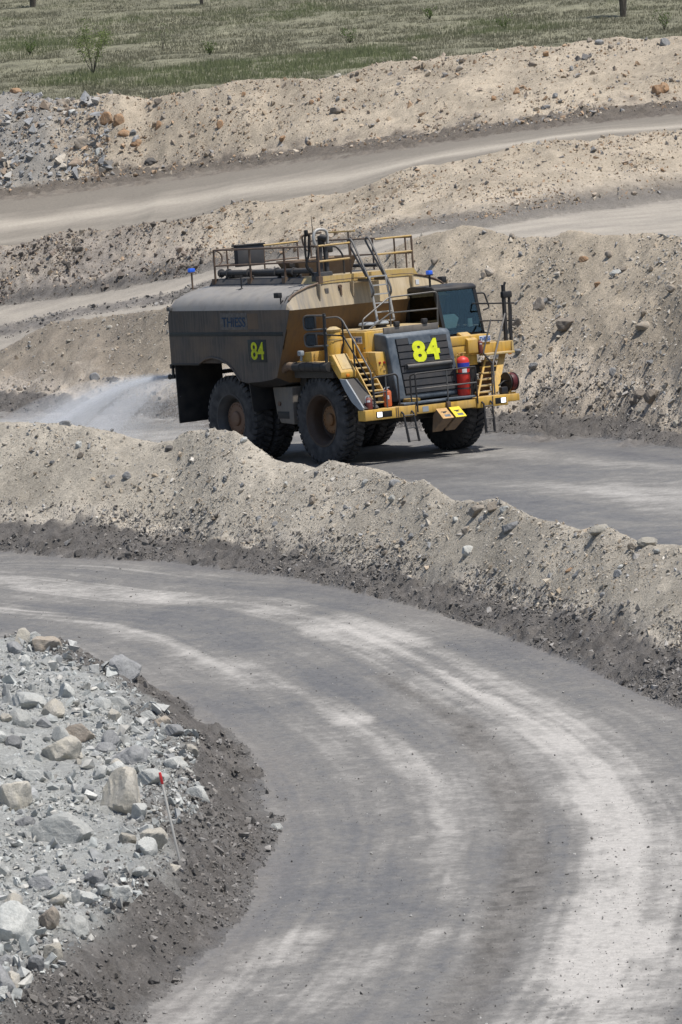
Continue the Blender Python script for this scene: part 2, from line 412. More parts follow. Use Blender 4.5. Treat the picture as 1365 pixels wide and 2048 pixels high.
L8 = L([(-120, 410, 5.0), (0, 396, 5.1), (154, 377, 5.4), (308, 358, 5.75), (461, 337, 6.1), (700, 307, 6.8), (819, 293, 7.1), (973, 271, 7.45), (1178, 245, 7.8), (1365, 225, 8.0), (1480, 212, 8.1)])
L8b = LK([(-120, 385), (0, 371), (154, 352), (308, 333), (461, 313), (700, 282), (819, 268), (973, 246), (1178, 219), (1365, 198), (1480, 185)], [-120, 0, 345, 660, 968, 1200, 1365, 1480], [238, 237, 233, 226, 220, 219, 219, 218])
L9 = L([(-120, 180, 244), (0, 188, 243), (35, 182, 243), (65, 190, 242), (100, 205, 241), (135, 214, 241), (200, 190, 240), (240, 183, 239), (290, 191, 239), (380, 180, 237), (450, 165, 236), (560, 160, 235), (600, 155, 234), (690, 150, 233), (740, 135, 233), (780, 122, 233), (850, 122, 232), (940, 118, 231), (1000, 105, 231), (1035, 99, 231), (1110, 95, 230), (1180, 80, 230), (1250, 78, 230), (1310, 78, 229), (1365, 72, 229), (1480, 66, 229)], 'd')
L9c = off(L9, 1.2); L9c[:, 2] -= .12
def field_z(x, y):
    d = y + DIST
    return 9.85 + .050 * (d - 250) + .010 * x
L10 = off(L9, 5.5); L10[:, 2] = field_z(L10[:, 0], L10[:, 1]) - .1
LINES = []
for nm, ln, l, r in (('2', L2, (-14, 2, 0), (5, -13, 0)), ('2b', L2b, (-14, 2, 0), (5, -13, 0)), ('3', L3, (-14, 2, 0), (5, -11, 0)),
                     ('3c', L3c, (-14, 2, 0), (5, -11, 0)), ('3d', L3d, (-14, 2, 0), (5, -11, 0)), ('4', L4, (-14, 3, 0), (14, -14, 0)),
                     ('4b', L4b, (-14, 3, 0), (14, -14, 0)), ('5', L5, (-14, 4, -.4), (14, -12, .2)), ('5c', L5c, (-14, 4, -.4), (14, -12, .2)),
                     ('6', L6, (-14, 4, -.3), (14, 6, .2)), ('7', L7, (-14, 4, -.3), (14, 4, .2)), ('7c', L7c, (-14, 4, -.3), (14, 4, .2)),
                     ('8', L8, (-14, 4, -.3), (14, 2, .2)), ('8b', L8b, (-14, 4, -.3), (14, 2, .2)), ('9', L9, (-14, 3, 0), (14, 0, .2)),
                     ('9c', L9c, (-14, 3, 0), (14, 0, .2)), ('10', L10, (-14, 3, -.1), (14, 0, .2))):
    e = ext(ln, l, r); e = e[np.argsort(e[:, 0])]; LINES.append((nm, e))
LI = {nm: i for i, (nm, _) in enumerate(LINES)}

# inner edge of the near road = toe of the rubble heap
L1 = L([(40, 2330, 0), (200, 2150, 0), (300, 2048, 0), (390, 1960, 0), (455, 1890, 0), (510, 1800, 0), (553, 1700, 0), (572, 1640, 0), (562, 1575, 0), (530, 1520, 0), (465, 1460, 0), (385, 1412, 0), (300, 1372, 0), (220, 1345, 0), (110, 1322, 0), (0, 1310, 0), (-120, 1300, 0), (-330, 1295, 0)])
L1 = np.vstack([L1, [[-30, L1[-1, 1], 0]], [[-30, -95, 0]]])
def poly_dist(px, py, P, closed=False):
    best = np.full(px.shape, 1e9); n = len(P)
    for i in range(n if closed else n - 1):
        a = P[i]; b = P[(i + 1) % n]; dx, dy = b[0] - a[0], b[1] - a[1]; ll = dx * dx + dy * dy
        t = np.clip(((px - a[0]) * dx + (py - a[1]) * dy) / ll, 0, 1)
        best = np.minimum(best, (px - a[0] - t * dx) ** 2 + (py - a[1] - t * dy) ** 2)
    return np.sqrt(best)
def inside(px, py, P):
    r = np.zeros(px.shape, bool); n = len(P); j = n - 1
    for i in range(n):
        a, b = P[i], P[j]
        c = ((a[1] > py) != (b[1] > py)) & (px < (b[0] - a[0]) * (py - a[1]) / (b[1] - a[1] + 1e-12) + a[0])
        r ^= c; j = i
    return r

def Zl(*p): return np.array([atz(q[0], q[1], 0) for q in p])
LANES = [(Zl((-60, 1160), (20, 1163), (250, 1190), (500, 1205), (650, 1240), (800, 1300), (950, 1380), (1080, 1450), (1180, 1530), (1255, 1640), (1245, 1780), (1190, 1950), (1120, 2048), (1000, 2200)), .85, .66),
         (Zl((-60, 1215), (60, 1225), (200, 1245), (350, 1290), (500, 1345), (640, 1405), (700, 1440)), .45, .45),
         (Zl((700, 1440), (800, 1495), (860, 1560), (890, 1640), (890, 1720), (880, 1800)), .42, .32),
         (Zl((250, 2150), (380, 2030), (450, 1960), (560, 1885), (620, 1865)), .55, .55), (Zl((600, 2030), (700, 1950), (800, 1890), (900, 1870)), .6, .42),
         (Zl((1200, 1800), (1190, 1920), (1140, 2048), (1050, 2200)), 1.1, .55), (Zl((150, 1130), (420, 1150), (560, 1170)), .5, .2)]
DTRACK = Zl((760, 1350), (860, 1405), (930, 1445), (1000, 1530), (1048, 1640), (1052, 1740), (1010, 1860), (960, 1960), (890, 2060), (800, 2200))

def ground(x, y, detail=True):
    """height, zone coordinate s, signed distance into the rubble heap, at world x, y (arrays)"""
    x = np.asarray(x, float); y = np.asarray(y, float)
    # wobble the lines a little so that nothing runs dead straight
    yw = y + (fbm(x * .45, y * .45, 5, 3) * 1.1) * sst(-75, -40, y) * 0.8
    K = len(LINES)
    Yk = np.stack([np.interp(x, l[:, 0], l[:, 1]) for _, l in LINES]); Zk = np.stack([np.interp(x, l[:, 0], l[:, 2]) for _, l in LINES])
    Yk = np.maximum.accumulate(Yk + np.arange(K)[:, None].reshape((K,) + (1,) * x.ndim) * 1e-3, axis=0)
    z = np.zeros(x.shape); s = np.full(x.shape, -1.0)
    for k in range(K - 1):
        m = (yw >= Yk[k]) & (yw < Yk[k + 1])
        f = np.where(m, (yw - Yk[k]) / (Yk[k + 1] - Yk[k] + 1e-9), 0)
        z = np.where(m, Zk[k] * (1 - f) + Zk[k + 1] * f, z); s = np.where(m, k + f, s)
    m = yw >= Yk[K - 1]
    s = np.where(m, K - 1, s)
    fz = field_z(x, y) + .35 * fbm(x * .06, y * .06, 3, 3) * sst(0, 12, yw - Yk[K - 1])
    z = np.where(m, fz - .1 * (1 - sst(0, 3, yw - Yk[K - 1])), z)
    m = (s >= LI['3d']) & (s < LI['4']); z = np.where(m, plane_z(x, y), z)      # the truck stands on an even road
    # rubble heap
    near = y < -25
    dr = np.full(x.shape, -9.0)
    if near.any():
        d = poly_dist(x[near], y[near], L1); ins = inside(x[near], y[near], L1)
        d = d + fbm(x[near] * .5, y[near] * .5, 9, 3) * .8
        dd = np.where(ins, d, -d); dr[near] = dd
        h = 0.85 * sst(0, 2.2, dd) + .12 * sst(.6, 1.3, dd) * (1 - sst(1.3, 2.2, dd)) + np.clip(dd - 1.8, 0, 12) * .12
        h = h + (fbm(x[near] * .25, y[near] * .25, 31, 3) * 1.0) * sst(2, 6, dd)
        z[near] = np.where(dd > 0, z[near] + h, z[near])
    if detail:
        i_ = LI
        loose, clod, road = weights(s, dr, x, y)
        z = z + loose * (.55 * fbm(x * .35, y * .35, 41, 2) + .22 * fbm(x * 1.1, y * 1.1, 42, 3) + .10 * fbm(x * 4.2, y * 4.2, 43, 3))
        hb = band(s, i_['4b'] + .15, i_['5'] - .1) + .6 * band(s, i_['6'] + .3, i_['7'] - .1) + .6 * band(s, i_['8b'] + .1, i_['9'] - .1)
        z = z + hb * (1.1 * fbm(x * .16, y * .13, 45, 2) + .55 * (np.abs(fbm(x * .42 + .3 * y, y * .3, 46, 3)) - .12) + .30 * fbm(x * 1.7, y * .6, 47, 3))
        fh = band(s, i_['8b'] + .1, i_['9'] + .2, .3) * (1 - sst(-13.5, -11.0, x)); z = z + fh * (.8 * np.abs(fbm(x * .5, y * .4, 48, 3)) + .25 * fbm(x * 2.2, y * 2.2, 49, 3))
        cl = vn(x * 3.1, y * 3.1, 51) * vn(x * 7.3, y * 7.3, 52)
        z = z + clod * (.34 * (cl - .25) + .16 * fbm(x * 1.3, y * 1.3, 53, 3) + .09 * fbm(x * 9, y * 9, 54, 2))
        z = z + road * (.05 * fbm(x * .3, y * .3, 61, 2) + .018 * fbm(x * 2.3, y * 2.3, 62, 3))
        if near.any():
            xn, yn = x[near], y[near]
            tr = np.exp(-(poly_dist(xn, yn, DTRACK) / .4) ** 4)
            z[near] = z[near] + tr * road[near] * (.030 * np.sin(yn * 2 * math.pi / .36 + xn * 1.5) - .03)
        rb = sst(1.2, 2.2, dr)
        z = z + rb * (.25 * fbm(x * 1.2, y * 1.2, 71, 3) + .16 * fbm(x * 5, y * 5, 72, 3))
    return z, s, dr
def band(s, a, b, w=.15):
    return sst(a - w, a + w, s) * (1 - sst(b - w, b + w, s))
def weights(s, dr, x, y):
    i = LI
    s = s + np.where((s > -.2) & (s < i['3']) | (s > i['4'] - .1) & (s < i['5']) | (s > i['8'] - .1) & (s < i['9']), .55 * fbm(x * .9, y * .7, 151, 4, .6), 0)
    dr = dr + .6 * fbm(x * 1.1, y * .9, 152, 3)
    loose = band(s, i['2b'], i['3d'] - .25) + band(s, i['4b'], i['5c'] - .2) + band(s, i['6'] + .25, i['7c'] - .3) + band(s, i['8b'], i['10'])
    clod = band(s, i['2'] + .0, i['2b'] + .1) + 1.2 * band(s, i['4'], i['4b'] + .25) + .7 * band(s, i['6'], i['6'] + .35) + 1.2 * band(s, i['8'] - .05, i['8b'] + .05, .12)
    # windrows on the middle road, left of the truck
    mid = band(s, i['5c'] + .38, i['5c'] + .62, .08) * (1 - sst(-1, 2, x)); clod = clod + mid * .9
    # torn dark bank at the left of the middle road
    bank = band(s, i['6'] + .1, i['7'], .15) * (1 - sst(-7, -3, x)); clod = clod + .8 * bank
    wr = sst(0.05, .6, dr) * (1 - sst(1.4, 2.4, dr)); clod = clod + wr
    loose = np.clip(loose, 0, 1); clod = np.clip(clod, 0, 1)
    road = np.clip(1 - loose - clod, 0, 1)
    return loose, clod, road

# ---- grid: finer near the camera and on the banks
def rows():
    r = [53.0]
    for a, st in ((86, .10), (97, .11), (136, .115), (150, .22), (173, .135), (186, .22), (207, .17), (214, .3), (250, .17), (300, .9), (460, 3.0), (700, 12)):
        while r[-1] < a: r.append(r[-1] + st)
    return np.array(r)
RW = rows(); NC = 400
U = np.linspace(-1, 1, NC + 1)
D2, U2 = np.meshgrid(RW, U, indexing='ij')
HW = .0726 * D2 * 1.12 + 5.0 + np.clip(D2 - 250, 0, None) * .25
GX = U2 * HW + (np.random.default_rng(3).random(D2.shape) - .5) * .02; GY = D2 - DIST
GZ, GS, GD = ground(GX, GY)

def cross_road(x, y, a, b):
    """0..1 across a road between two bend lines given as (n,2+) polylines"""
    d1 = poly_dist(x, y, a); d2 = poly_dist(x, y, b); return d1 / (d1 + d2 + 1e-6)
def lerp(a, b, t): return a + (b - a) * t[..., None]

TAN = np.array([.448, .404, .334]); TANFAR = np.array([.450, .384, .296]); DARK = np.array([.150, .139, .129]); DARKR = np.array([.158, .137, .115])
PALE = np.array([.430, .410, .382]); GREY = np.array([.188, .181, .170]); WET = np.array([.118, .116, .117]); RUB = np.array([.40, .405, .385]); FLD = np.array([.185, .178, .122])
def gauss(t, c, w): return np.exp(-((t - c) / w) ** 2)
def soil_colour(x, y, s, dr):
    i = LI
    c = np.empty(x.shape + (3,)); wet = np.zeros(x.shape)
    loose, clod, road = weights(s, dr, x, y)
    n1 = fbm(x * .5, y * .5, 81, 4); n2 = fbm(x * 2.5, y * 2.5, 82, 3); n3 = fbm(x * 8, y * 8, 83, 2)
    far = sst(i['3d'], i['4'], s)
    tan = TAN * (1 - far[..., None]) + TANFAR * far[..., None]
    tan = tan * (1 + .55 * n1 + .35 * n2 + .3 * n3)[..., None]
    # left end of the back banks is darker, browner earth
    lb = band(s, i['4b'], i['5c'], .2) * (1 - sst(-9, 0, x)) * .75 + band(s, i['6'], i['7'] + .1, .15) * (1 - sst(-8.5, -4.0, x)) * 1.15
    tan = lerp(tan, DARKR * 1.25 * (1 + .5 * n2)[..., None], np.clip(lb * (.8 + 1.2 * n1), 0, 1))
    # road surfaces
    rd = np.zeros(x.shape + (3,)); rd[:] = GREY
    # near road: pale dry lanes along the curve, damp blue-grey between
    nr = (s < i['2'] + .3) & (y < -20)
    t = np.zeros(x.shape)
    if nr.any():
        xn, yn = x[nr], y[nr]
        d0_ = poly_dist(xn, yn, LANES[0][0]); sgn = np.where(-dr[nr] > 5.6, 40.0, 0.0); al = np.arctan2(yn + 66.0, xn + 10.5) * 12
        wob = .60 * fbm(xn * .8, yn * .45, 91, 4, .6) + .40 * fbm(xn * 1.8, yn * 2.4, 92, 4, .7)
        stre = fbm(d0_ * 2.6 + sgn, al * .09, 88, 4, .65) + .6 * fbm(d0_ * 8 + sgn, al * .16, 89, 3, .6)
        v = np.full(xn.shape, .27) + .55 * fbm(xn * .4, yn * .2, 93, 3) + .42 * stre + .34 * fbm(xn * 1.8, yn * 2.2, 94, 5, .72) + .24 * fbm(xn * 9, yn * 9, 97, 2)
        for pl_, wd_, am in LANES:
            dl = poly_dist(xn, yn, pl_) + wob * (.7 + .5 * wd_)
            v = v + am * np.exp(-(np.clip(dl, 0, None) / wd_) ** 2) * (.74 + 1.2 * fbm(xn * .5, yn * .22, 95, 3) + .6 * stre + .6 * fbm(xn * 2, yn * 2.5, 98, 4, .7))
        dt = poly_dist(xn, yn, DTRACK) + .45 * wob + .30 * sst(-57, -50, yn); tr = np.exp(-(np.clip(dt, 0, None) / .42) ** 4)
        v = np.clip(v, 0, 1.1)
        base = np.where((v < .4)[..., None], lerp(WET, GREY, np.clip(v / .4, 0, 1)), lerp(GREY, PALE, np.clip((v - .4) / .5, 0, 1)))
        base = lerp(base, np.array([.130, .122, .113]) * (1 + 1.4 * fbm(xn * 5, yn * 5, 96, 2))[..., None], np.clip(.62 + 1.3 * fbm(xn * .7, yn * .35, 99, 4, .65), 0, .9) * tr)
        edge = np.exp(-((dr[nr] + .0) / .5) ** 2) * .35 + np.exp(-(poly_dist(xn, yn, L2) / .7) ** 2) * .3
        base = lerp(base, DARK * 1.3, np.clip(edge * (1 + 2.5 * wob), 0, .8))
        rd[nr] = base; wet[nr] = (1 - sst(.15, .42, v)) * (1 - tr)
    # truck road: wet and dark round the truck, a pale streak ahead
    m = (s >= i['3'] - .0) & (s < i['4'] + .5)
    if m.any():
        e3 = LINES[LI['3d']][1]; e4 = LINES[LI['4']][1]
        tt = cross_road(x[m], y[m], e3, e4)
        al = x[m] * .57 - y[m] * .82
        v = .30 + .5 * fbm(al * .10, tt * 8, 101, 3) + .25 * fbm(al * .4, tt * 26, 102, 3) + .42 * gauss(tt, .40, .10) * sst(1, 8, x[m]) + .22 * gauss(tt, .8, .07)
        v = v + .18 * sst(-2, -8, x[m])
        v = np.clip(v - .03 + .5 * fbm(x[m] * 1.2, y[m] * 1.6, 104, 5, .7) + .2 * fbm(x[m] * 6, y[m] * 6, 105, 2), 0, 1)
        rd[m] = np.where((v < .4)[..., None], lerp(WET, GREY, np.clip(v / .4, 0, 1)), lerp(GREY, PALE, np.clip((v - .4) / .55, 0, 1)))
        wet[m] = 1 - sst(.2, .5, v)
    # middle road: pale dusty tracks
    m = (s >= i['5'] - .2) & (s < i['6'] + .4)
    f = s[m] - i['5c']
    v = .56 + .6 * fbm(x[m] * .12, f * 7, 111, 3) + .5 * fbm(x[m] * .7, y[m] * .7, 112, 4) - .25 * gauss(f, .12, .08)
    rd[m] = lerp(GREY * np.array([1.05, 1, .94]), PALE * np.array([1.04, .98, .88]), np.clip(v, 0, 1))
    m = (s >= i['7'] - .2) & (s < i['8'] + .5)
    f = s[m] - i['7c']
    v = .14 + .5 * fbm(x[m] * .08, f * 9, 121, 3) + .25 * fbm(x[m] * .3, f * 24, 122, 3) + .70 * gauss(f, .42, .10) - .35 * gauss(f, .82, .14) + .45 * fbm(x[m] * .6, y[m] * .6, 123, 4)
    rd[m] = lerp(GREY * np.array([1.10, 1.02, .90]), PALE * np.array([1.0, .94, .84]), np.clip(v, 0, 1))
    dk = DARK * (1 + .7 * n2 + .5 * n3)[..., None]
    fb = sst(i['6'], i['8'], s); dk = dk * (1 - fb[..., None]) + (DARKR * (1 + .5 * n2)[..., None]) * fb[..., None]
    c = rd * road[..., None] + tan * loose[..., None] + dk * clod[..., None]
    # rubble
    r = sst(1.2, 2.6, dr + 1.4 * n1)
    rub = RUB * (1 + .5 * n2 + .4 * n3)[..., None]
    c = lerp(c, rub, r)
    # far heap of broken rock at the left end of the far berm
    fh = band(s, i['8b'] - .2, i['10'], .3) * (1 - sst(-14.5, -11.5, x + 1.5 * n1)); c = lerp(c, np.array([.30, .285, .26]) * (1 + .6 * n2)[..., None], np.clip(fh, 0, 1) * .95)
    # field
    f = sst(i['10'] - .35, i['10'] - .05, s)
    c = lerp(c, FLD * (1 + .8 * n1 + .5 * n2)[..., None], f)
    return np.concatenate([np.clip(c, .01, .8), np.clip(wet * road, 0, 1)[..., None]], axis=-1)
GC = soil_colour(GX, GY, GS, GD)

# ---- one sheet, cut along its bend lines into the pieces of the setting
cs = (GS[:-1, :-1] + GS[1:, 1:]) / 2; cdr = (GD[:-1, :-1] + GD[1:, 1:]) / 2
i = LI
zone = np.zeros(cs.shape, int)
for k, (a, b) in enumerate(((-9, i['2']), (i['2'], i['3d']), (i['3d'], i['4']), (i['4'], i['5c']), (i['5c'], i['6']), (i['6'], i['7c']), (i['7c'], i['8']), (i['8'], i['10']), (i['10'], 99))):
    zone[(cs >= a) & (cs < b)] = k
zone[(cdr > .15) & (cs < 0)] = 9
ZN = [('haul_road', 'soil_road', 'curving haul road of pale and damp grey dirt in the foreground', 'road'),
      ('earth_berm', 'soil_loose', 'tan gravel berm between the two nearest haul roads', 'berm'),
      ('haul_road', 'soil_road', 'dark damp haul road the water truck drives on', 'road'),
      ('earth_bank', 'soil_loose', 'tall tan earth bank rising behind the water truck', 'bank'),
      ('haul_road', 'soil_road', 'pale dusty track between the bank behind the truck and the next bank', 'road'),
      ('earth_bank', 'soil_loose', 'sandy bank below the farthest haul road, dark earth at its left end', 'bank'),
      ('haul_road', 'soil_road', 'farthest haul road with a pale strip, below the grass', 'road'),
      ('earth_berm', 'soil_loose', 'long tan earth berm along the edge of the grass field', 'berm'),
      ('grass_field', 'soil_field', 'dry green and brown grass field at the top of the picture', 'field'),
      ('rubble_heap', 'soil_loose', 'heap of pale grey broken rock in the lower left corner', 'rubble')]
idx = np.arange(GX.size).reshape(GX.shape)
quads = np.stack([idx[:-1, :-1], idx[:-1, 1:], idx[1:, 1:], idx[1:, :-1]], axis=-1)
VV = np.stack([GX.ravel(), GY.ravel(), GZ.ravel()], axis=1); CC = GC.reshape(-1, 4)
for k, (nm, mt, lab, cat) in enumerate(ZN):
    q = quads[zone == k]
    if not len(q): continue
    us, inv = np.unique(q, return_inverse=True)
    me = np_mesh(nm, VV[us], inv.reshape(-1, 4), 4, CC[us], True)
    tag(link(nm, me, M[mt]), lab, cat, kind='structure')
def gz(x, y):
    z, _, _ = ground(np.array([x], float), np.array([y], float)); return float(z[0])

# ================================================================== WATER TRUCK (own axes: x ahead, y to its left, z up)
truck = empty('water_truck')
TM = Matrix([[TX[0], TY[0], TZ[0], TP[0]], [TX[1], TY[1], TZ[1], TP[1]], [TX[2], TY[2], TZ[2], TP[2]], [0, 0, 0, 1]])
truck.matrix_world = TM
tag(truck, 'large yellow off-road mining water truck with a dirty grey tank, number 84 on its grille', 'truck')
def t2w(x, y, z): return TM @ Vector((x, y, z))

# --- chassis and axles
f = MB()
for s in (-1, 1): f.box(-7.0, 2.15, s * .55, s * .85, 1.15, 1.75, .03)
for x in (-6.6, -3.2, -1.2, .9): f.box(x - .15, x + .15, -.548, .548, 1.2, 1.7)
f.box(-6.9, -1.2, -1.3, 1.3, 1.752, 2.5).box(-.9, 1.5, -.95, .95, 1.752, 3.1)
f.build('chassis', M['mud_dark'], truck)
a = MB().tube([(-4.71, -1.2, 1.33), (-4.71, 1.2, 1.33)], .48, 20); a.tube([(-4.71, -.5, 1.33), (-4.71, .5, 1.33)], .62, 20); a.build('rear_axle', M['mud_dark'], truck)
a = MB().box(-.3, .3, -1.85, 1.85, 1.05, 1.6, .06)
for s in (-1, 1): a.tube([(.05, s * 1.25, 1.2), (-.1, s * 1.05, 2.9)], .19, 14)
a.build('front_axle', M['mud_dark'], truck)

# --- wheels: tyre with block lugs, dished rim, hub
def tyre_mesh():
    R, W = 1.35, .37
    prof = [(.74, -.27), (.78, -.33), (.90, -.365), (1.05, -.37), (1.18, -.355), (1.255, -.325), (1.275, -.27), (1.28, 0), (1.275, .27), (1.255, .325), (1.18, .355), (1.05, .37), (.90, .365), (.78, .33), (.74, .27), (.70, .25), (.70, -.25), (.74, -.27)]
    m = MB().lathe(prof, (0, 0, 0), 'y', 72)
    NL = 40
    for s in (-1, 1):
        for k in range(NL):
            a0 = 2 * math.pi * (k + (.5 if s > 0 else 0)) / NL; da = 2 * math.pi / NL * .31; sk = 2 * math.pi / NL * .55
            vs = []
            for (y, rr, sh) in ((.03, R - .01, sk), (.30, R, 0), (.352, R - .075, 0), (.362, 1.20, 0)):
                for e in (-1, 1):
                    ang = a0 + e * da * (1.0 if y > .1 else .7) + sh
                    vs.append((rr * math.cos(ang), s * y, rr * math.sin(ang)))
            base = []
            for (y, rr, sh) in ((.03, 1.25, sk), (.30, 1.22, 0), (.34, 1.2, 0), (.345, 1.15, 0)):
                for e in (-1, 1):
                    ang = a0 + e * da * (1.1 if y > .1 else .75) + sh
                    base.append((rr * math.cos(ang), s * y, rr * math.sin(ang)))
            V = vs + base
            F = []
            for j in range(3):
                p = 2 * j
                F.append((p, p + 1, p + 3, p + 2)); F.append((p, p + 2, p + 10, p + 8)); F.append((p + 1, p + 9, p + 11, p + 3))
            F.append((0, 8, 9, 1)); F.append((6, 7, 15, 14))
            m.add(V, F)
    return m.mesh('tyre', 35)
TYRE = tyre_mesh(); TYRE.materials.append(M['rubber'])
def rim_mesh(deep):
    # outer side is -y
    p = [(.73, .26), (.71, .05), (.70, -.20), (.765, -.30), (.80, -.335), (.80, -.35), (.75, -.345), (.715, -.29), (.66, -.24), (.62, -.15), (.60, deep - .03), (.57, deep), (.40, deep), (.30, deep)]
    return MB().lathe(p, (0, 0, 0), 'y', 56).mesh('rim', 35)
def hub_mesh(r, deep, nb):
    p = [(r + .02, deep + .03), (r, deep - .05), (r * .94, deep - .07), (r * .46, deep - .07), (r * .43, deep - .13), (r * .36, deep - .15), (.0001, deep - .15)]
    m = MB().lathe(p, (0, 0, 0), 'y', 40)
    for k in range(nb):
        a = 2 * math.pi * k / nb; c = (r * .86 * math.cos(a), 0, r * .86 * math.sin(a))
        m.lathe([(.026, deep - .06), (.026, deep - .095), (.0001, deep - .098)], c, 'y', 6)
    return m.mesh('hub', 35)
RIMF, RIMR = rim_mesh(.14), rim_mesh(.05); HUBF, HUBR = hub_mesh(.42, .08, 16), hub_mesh(.50, -.06, 20)
RIMF.materials.append(M['rim_brown_shade']); RIMR.materials.append(M['slate']); HUBF.materials.append(M['rust']); HUBR.materials.append(M['hub_mud'])
for (x, y, front) in ((0, -2.27, 1), (0, 2.27, 1), (-4.71, -2.38, 0), (-4.71, 2.38, 0), (-4.71, -1.56, 0), (-4.71, 1.56, 0)):
    wob = link('wheel', RIMF if front else RIMR, None, truck); wob.location = (x, y, 1.335)
    wob.rotation_euler = (0, random.uniform(0, 6), 0 if y < 0 else math.pi)
    ty = link('tyre', TYRE, None, wob)
    if front or abs(y) > 2: link('hub', HUBF if front else HUBR, None, wob)

# --- tank: an outline of side view, carried across the width with a crowned top
def ztop(y):
    y = abs(y)
    return float(np.interp(y, [0, 1.3, 1.7, 2.2, 2.6, 2.8, 2.93, 3.0, 3.04], [5.47, 5.46, 5.43, 5.33, 5.20, 5.10, 4.98, 4.86, 4.72]))
sideline = [(-.66, 4.70), (-.9, 4.12), (-1.17, 3.52), (-1.57, 2.67), (-1.85, 2.60), (-2.5, 2.53), (-3.24, 2.50), (-3.56, 2.55), (-3.72, 2.72), (-3.93, 2.92), (-4.22, 3.09), (-4.61, 3.22), (-5.05, 3.28), (-5.42, 3.23), (-5.8, 3.09), (-7.36, 3.07)]
ys = [-3.04, -3.0, -2.93, -2.8, -2.6, -2.2, -1.7, -1.3, 0, 1.3, 1.7, 2.2, 2.6, 2.8, 2.93, 3.0, 3.04]
def rowpts(y):
    zt = ztop(y); inn = min(1, (3.04 - abs(y)) / .5)
    pts = []
    for (x, z) in sideline:
        dz = -.22 * inn if -3.6 < x < -1.5 else 0
        pts.append((x, y, z + dz))
    return pts
top = []; front = MB(); under = MB(); topm = MB(); rear = MB()
R = [rowpts(y) for y in ys]; n = len(ys)
XF, XR = -.84, -7.38
# under side and arch
v = [p for r in R for p in r]; k = len(sideline)
under.add(v, [(i * k + j, i * k + j + 1, (i + 1) * k + j + 1, (i + 1) * k + j) for i in range(n - 1) for j in range(3, k - 1)])
# front: upper face and the undercut lower face
fv = []; 
for y, r in zip(ys, R): fv += [(XF, y, max(ztop(y), 4.705)), (XF + .20, y, 4.70), r[1], r[2], r[3]]
front.add(fv, [(i * 5 + j, i * 5 + j + 1, (i + 1) * 5 + j + 1, (i + 1) * 5 + j) for i in range(n - 1) for j in range(1)])
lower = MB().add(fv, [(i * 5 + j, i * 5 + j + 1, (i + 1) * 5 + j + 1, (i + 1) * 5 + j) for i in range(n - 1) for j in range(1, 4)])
xs = [XF, -2.5, -4.5, -6.5, -7.22, -7.34, XR]
tv = []
for y in ys:
    for x in xs: tv.append((x, y, ztop(y) - (.0 if x > -7.2 else (.05 if x > -7.3 else (.12 if x > -7.36 else .25)))))
kk = len(xs)
topm.add(tv, [(i * kk + j, i * kk + j + 1, (i + 1) * kk + j + 1, (i + 1) * kk + j) for i in range(n - 1) for j in range(kk - 1)])
rv = []
for y in ys: rv += [(XR, y, ztop(y) - .25), (XR + .02, y, 3.07)]
rear.add(rv, [(i * 2, i * 2 + 1, i * 2 + 3, i * 2 + 2) for i in range(n - 1)])
tank = topm.build('tank', M['tank_top'], truck, 50)
for s in (-1, 1):
    sd_ = MB(); y = s * 3.04
    pts = [(XR, y, 4.47), (XR + .04, y, 4.60), (XR + .16, y, 4.72), (XF + .16, y, 4.72)] + [(p[0], y, p[1]) for p in sideline] + [(XR, y, 3.07)]
    inner = [(p[0], y - s * .05, p[2]) for p in pts]
    m_ = len(pts)
    bm = bmesh.new(); a = [bm.verts.new(p) for p in pts]; b = [bm.verts.new(p) for p in inner]
    fa = bm.faces.new(a); fb = bm.faces.new(b[::-1])
    for j in range(m_): bm.faces.new((a[j], b[j], b[(j + 1) % m_], a[(j + 1) % m_]))
    bmesh.ops.triangulate(bm, faces=[fa, fb]); sd_.bm(bm)
    sd_.build('side_panel', M['tank_side'], tank, 30)
front.build('front_panel', M['tank_front'], tank, 30); lower.build('undercut_panel', M['tank_under_shade'], tank, 30); under.build('belly_panel', M['mud_dark'], tank, 40); rear.build('rear_panel', M['tank_side'], tank, 40)
# rolled edge along the front crest, arch lip, weld band
e = MB().tube([(XF + .01, y, ztop(y) + .01) for y in ys[2:-2]], .035, 8); e.build('crest_rim', M['rail_rust'], tank)
e = MB().tube([(x, -3.045, z) for x, z in sideline[7:15]], .035, 8); e.build('arch_lip', M['tank_side'], tank)
MB().box(XR + .02, -1.1, -3.052, -3.03, 3.93, 4.05, .006).build('weld_band', M['plate_dark'], tank)
MB().box(XR + .01, -5.8, -3.06, -2.95, 3.03, 3.09, .01).build('lower_flange', M['mud_dark'], tank)
for i_, y in enumerate((-1.85, -.62, 1.62)):  # gussets and round eyes on the front face
    MB().prism([(XF + .0, 5.40), (XF + .20, 5.40), (XF + .17, 4.95), (XF + .1, 4.95)], y - .02, y + .02, 'y').build('gusset', M['tank_front'], tank)
MB().tube([(XF - .02, -1.05, 5.27), (XF + .12, -1.05, 5.27)], .06, 10).box(XF + .0, XF + .15, -1.075, -1.025, 5.0, 5.24).build('inspection_eye', M['rail_rust'], tank)
for y in (-1.55, 1.85): MB().box(XF + .0, XF + .10, y - .06, y + .06, 5.1, 5.25).build('small_decal', M['faint_panel'] if y < 0 else M['white_decal'], tank)

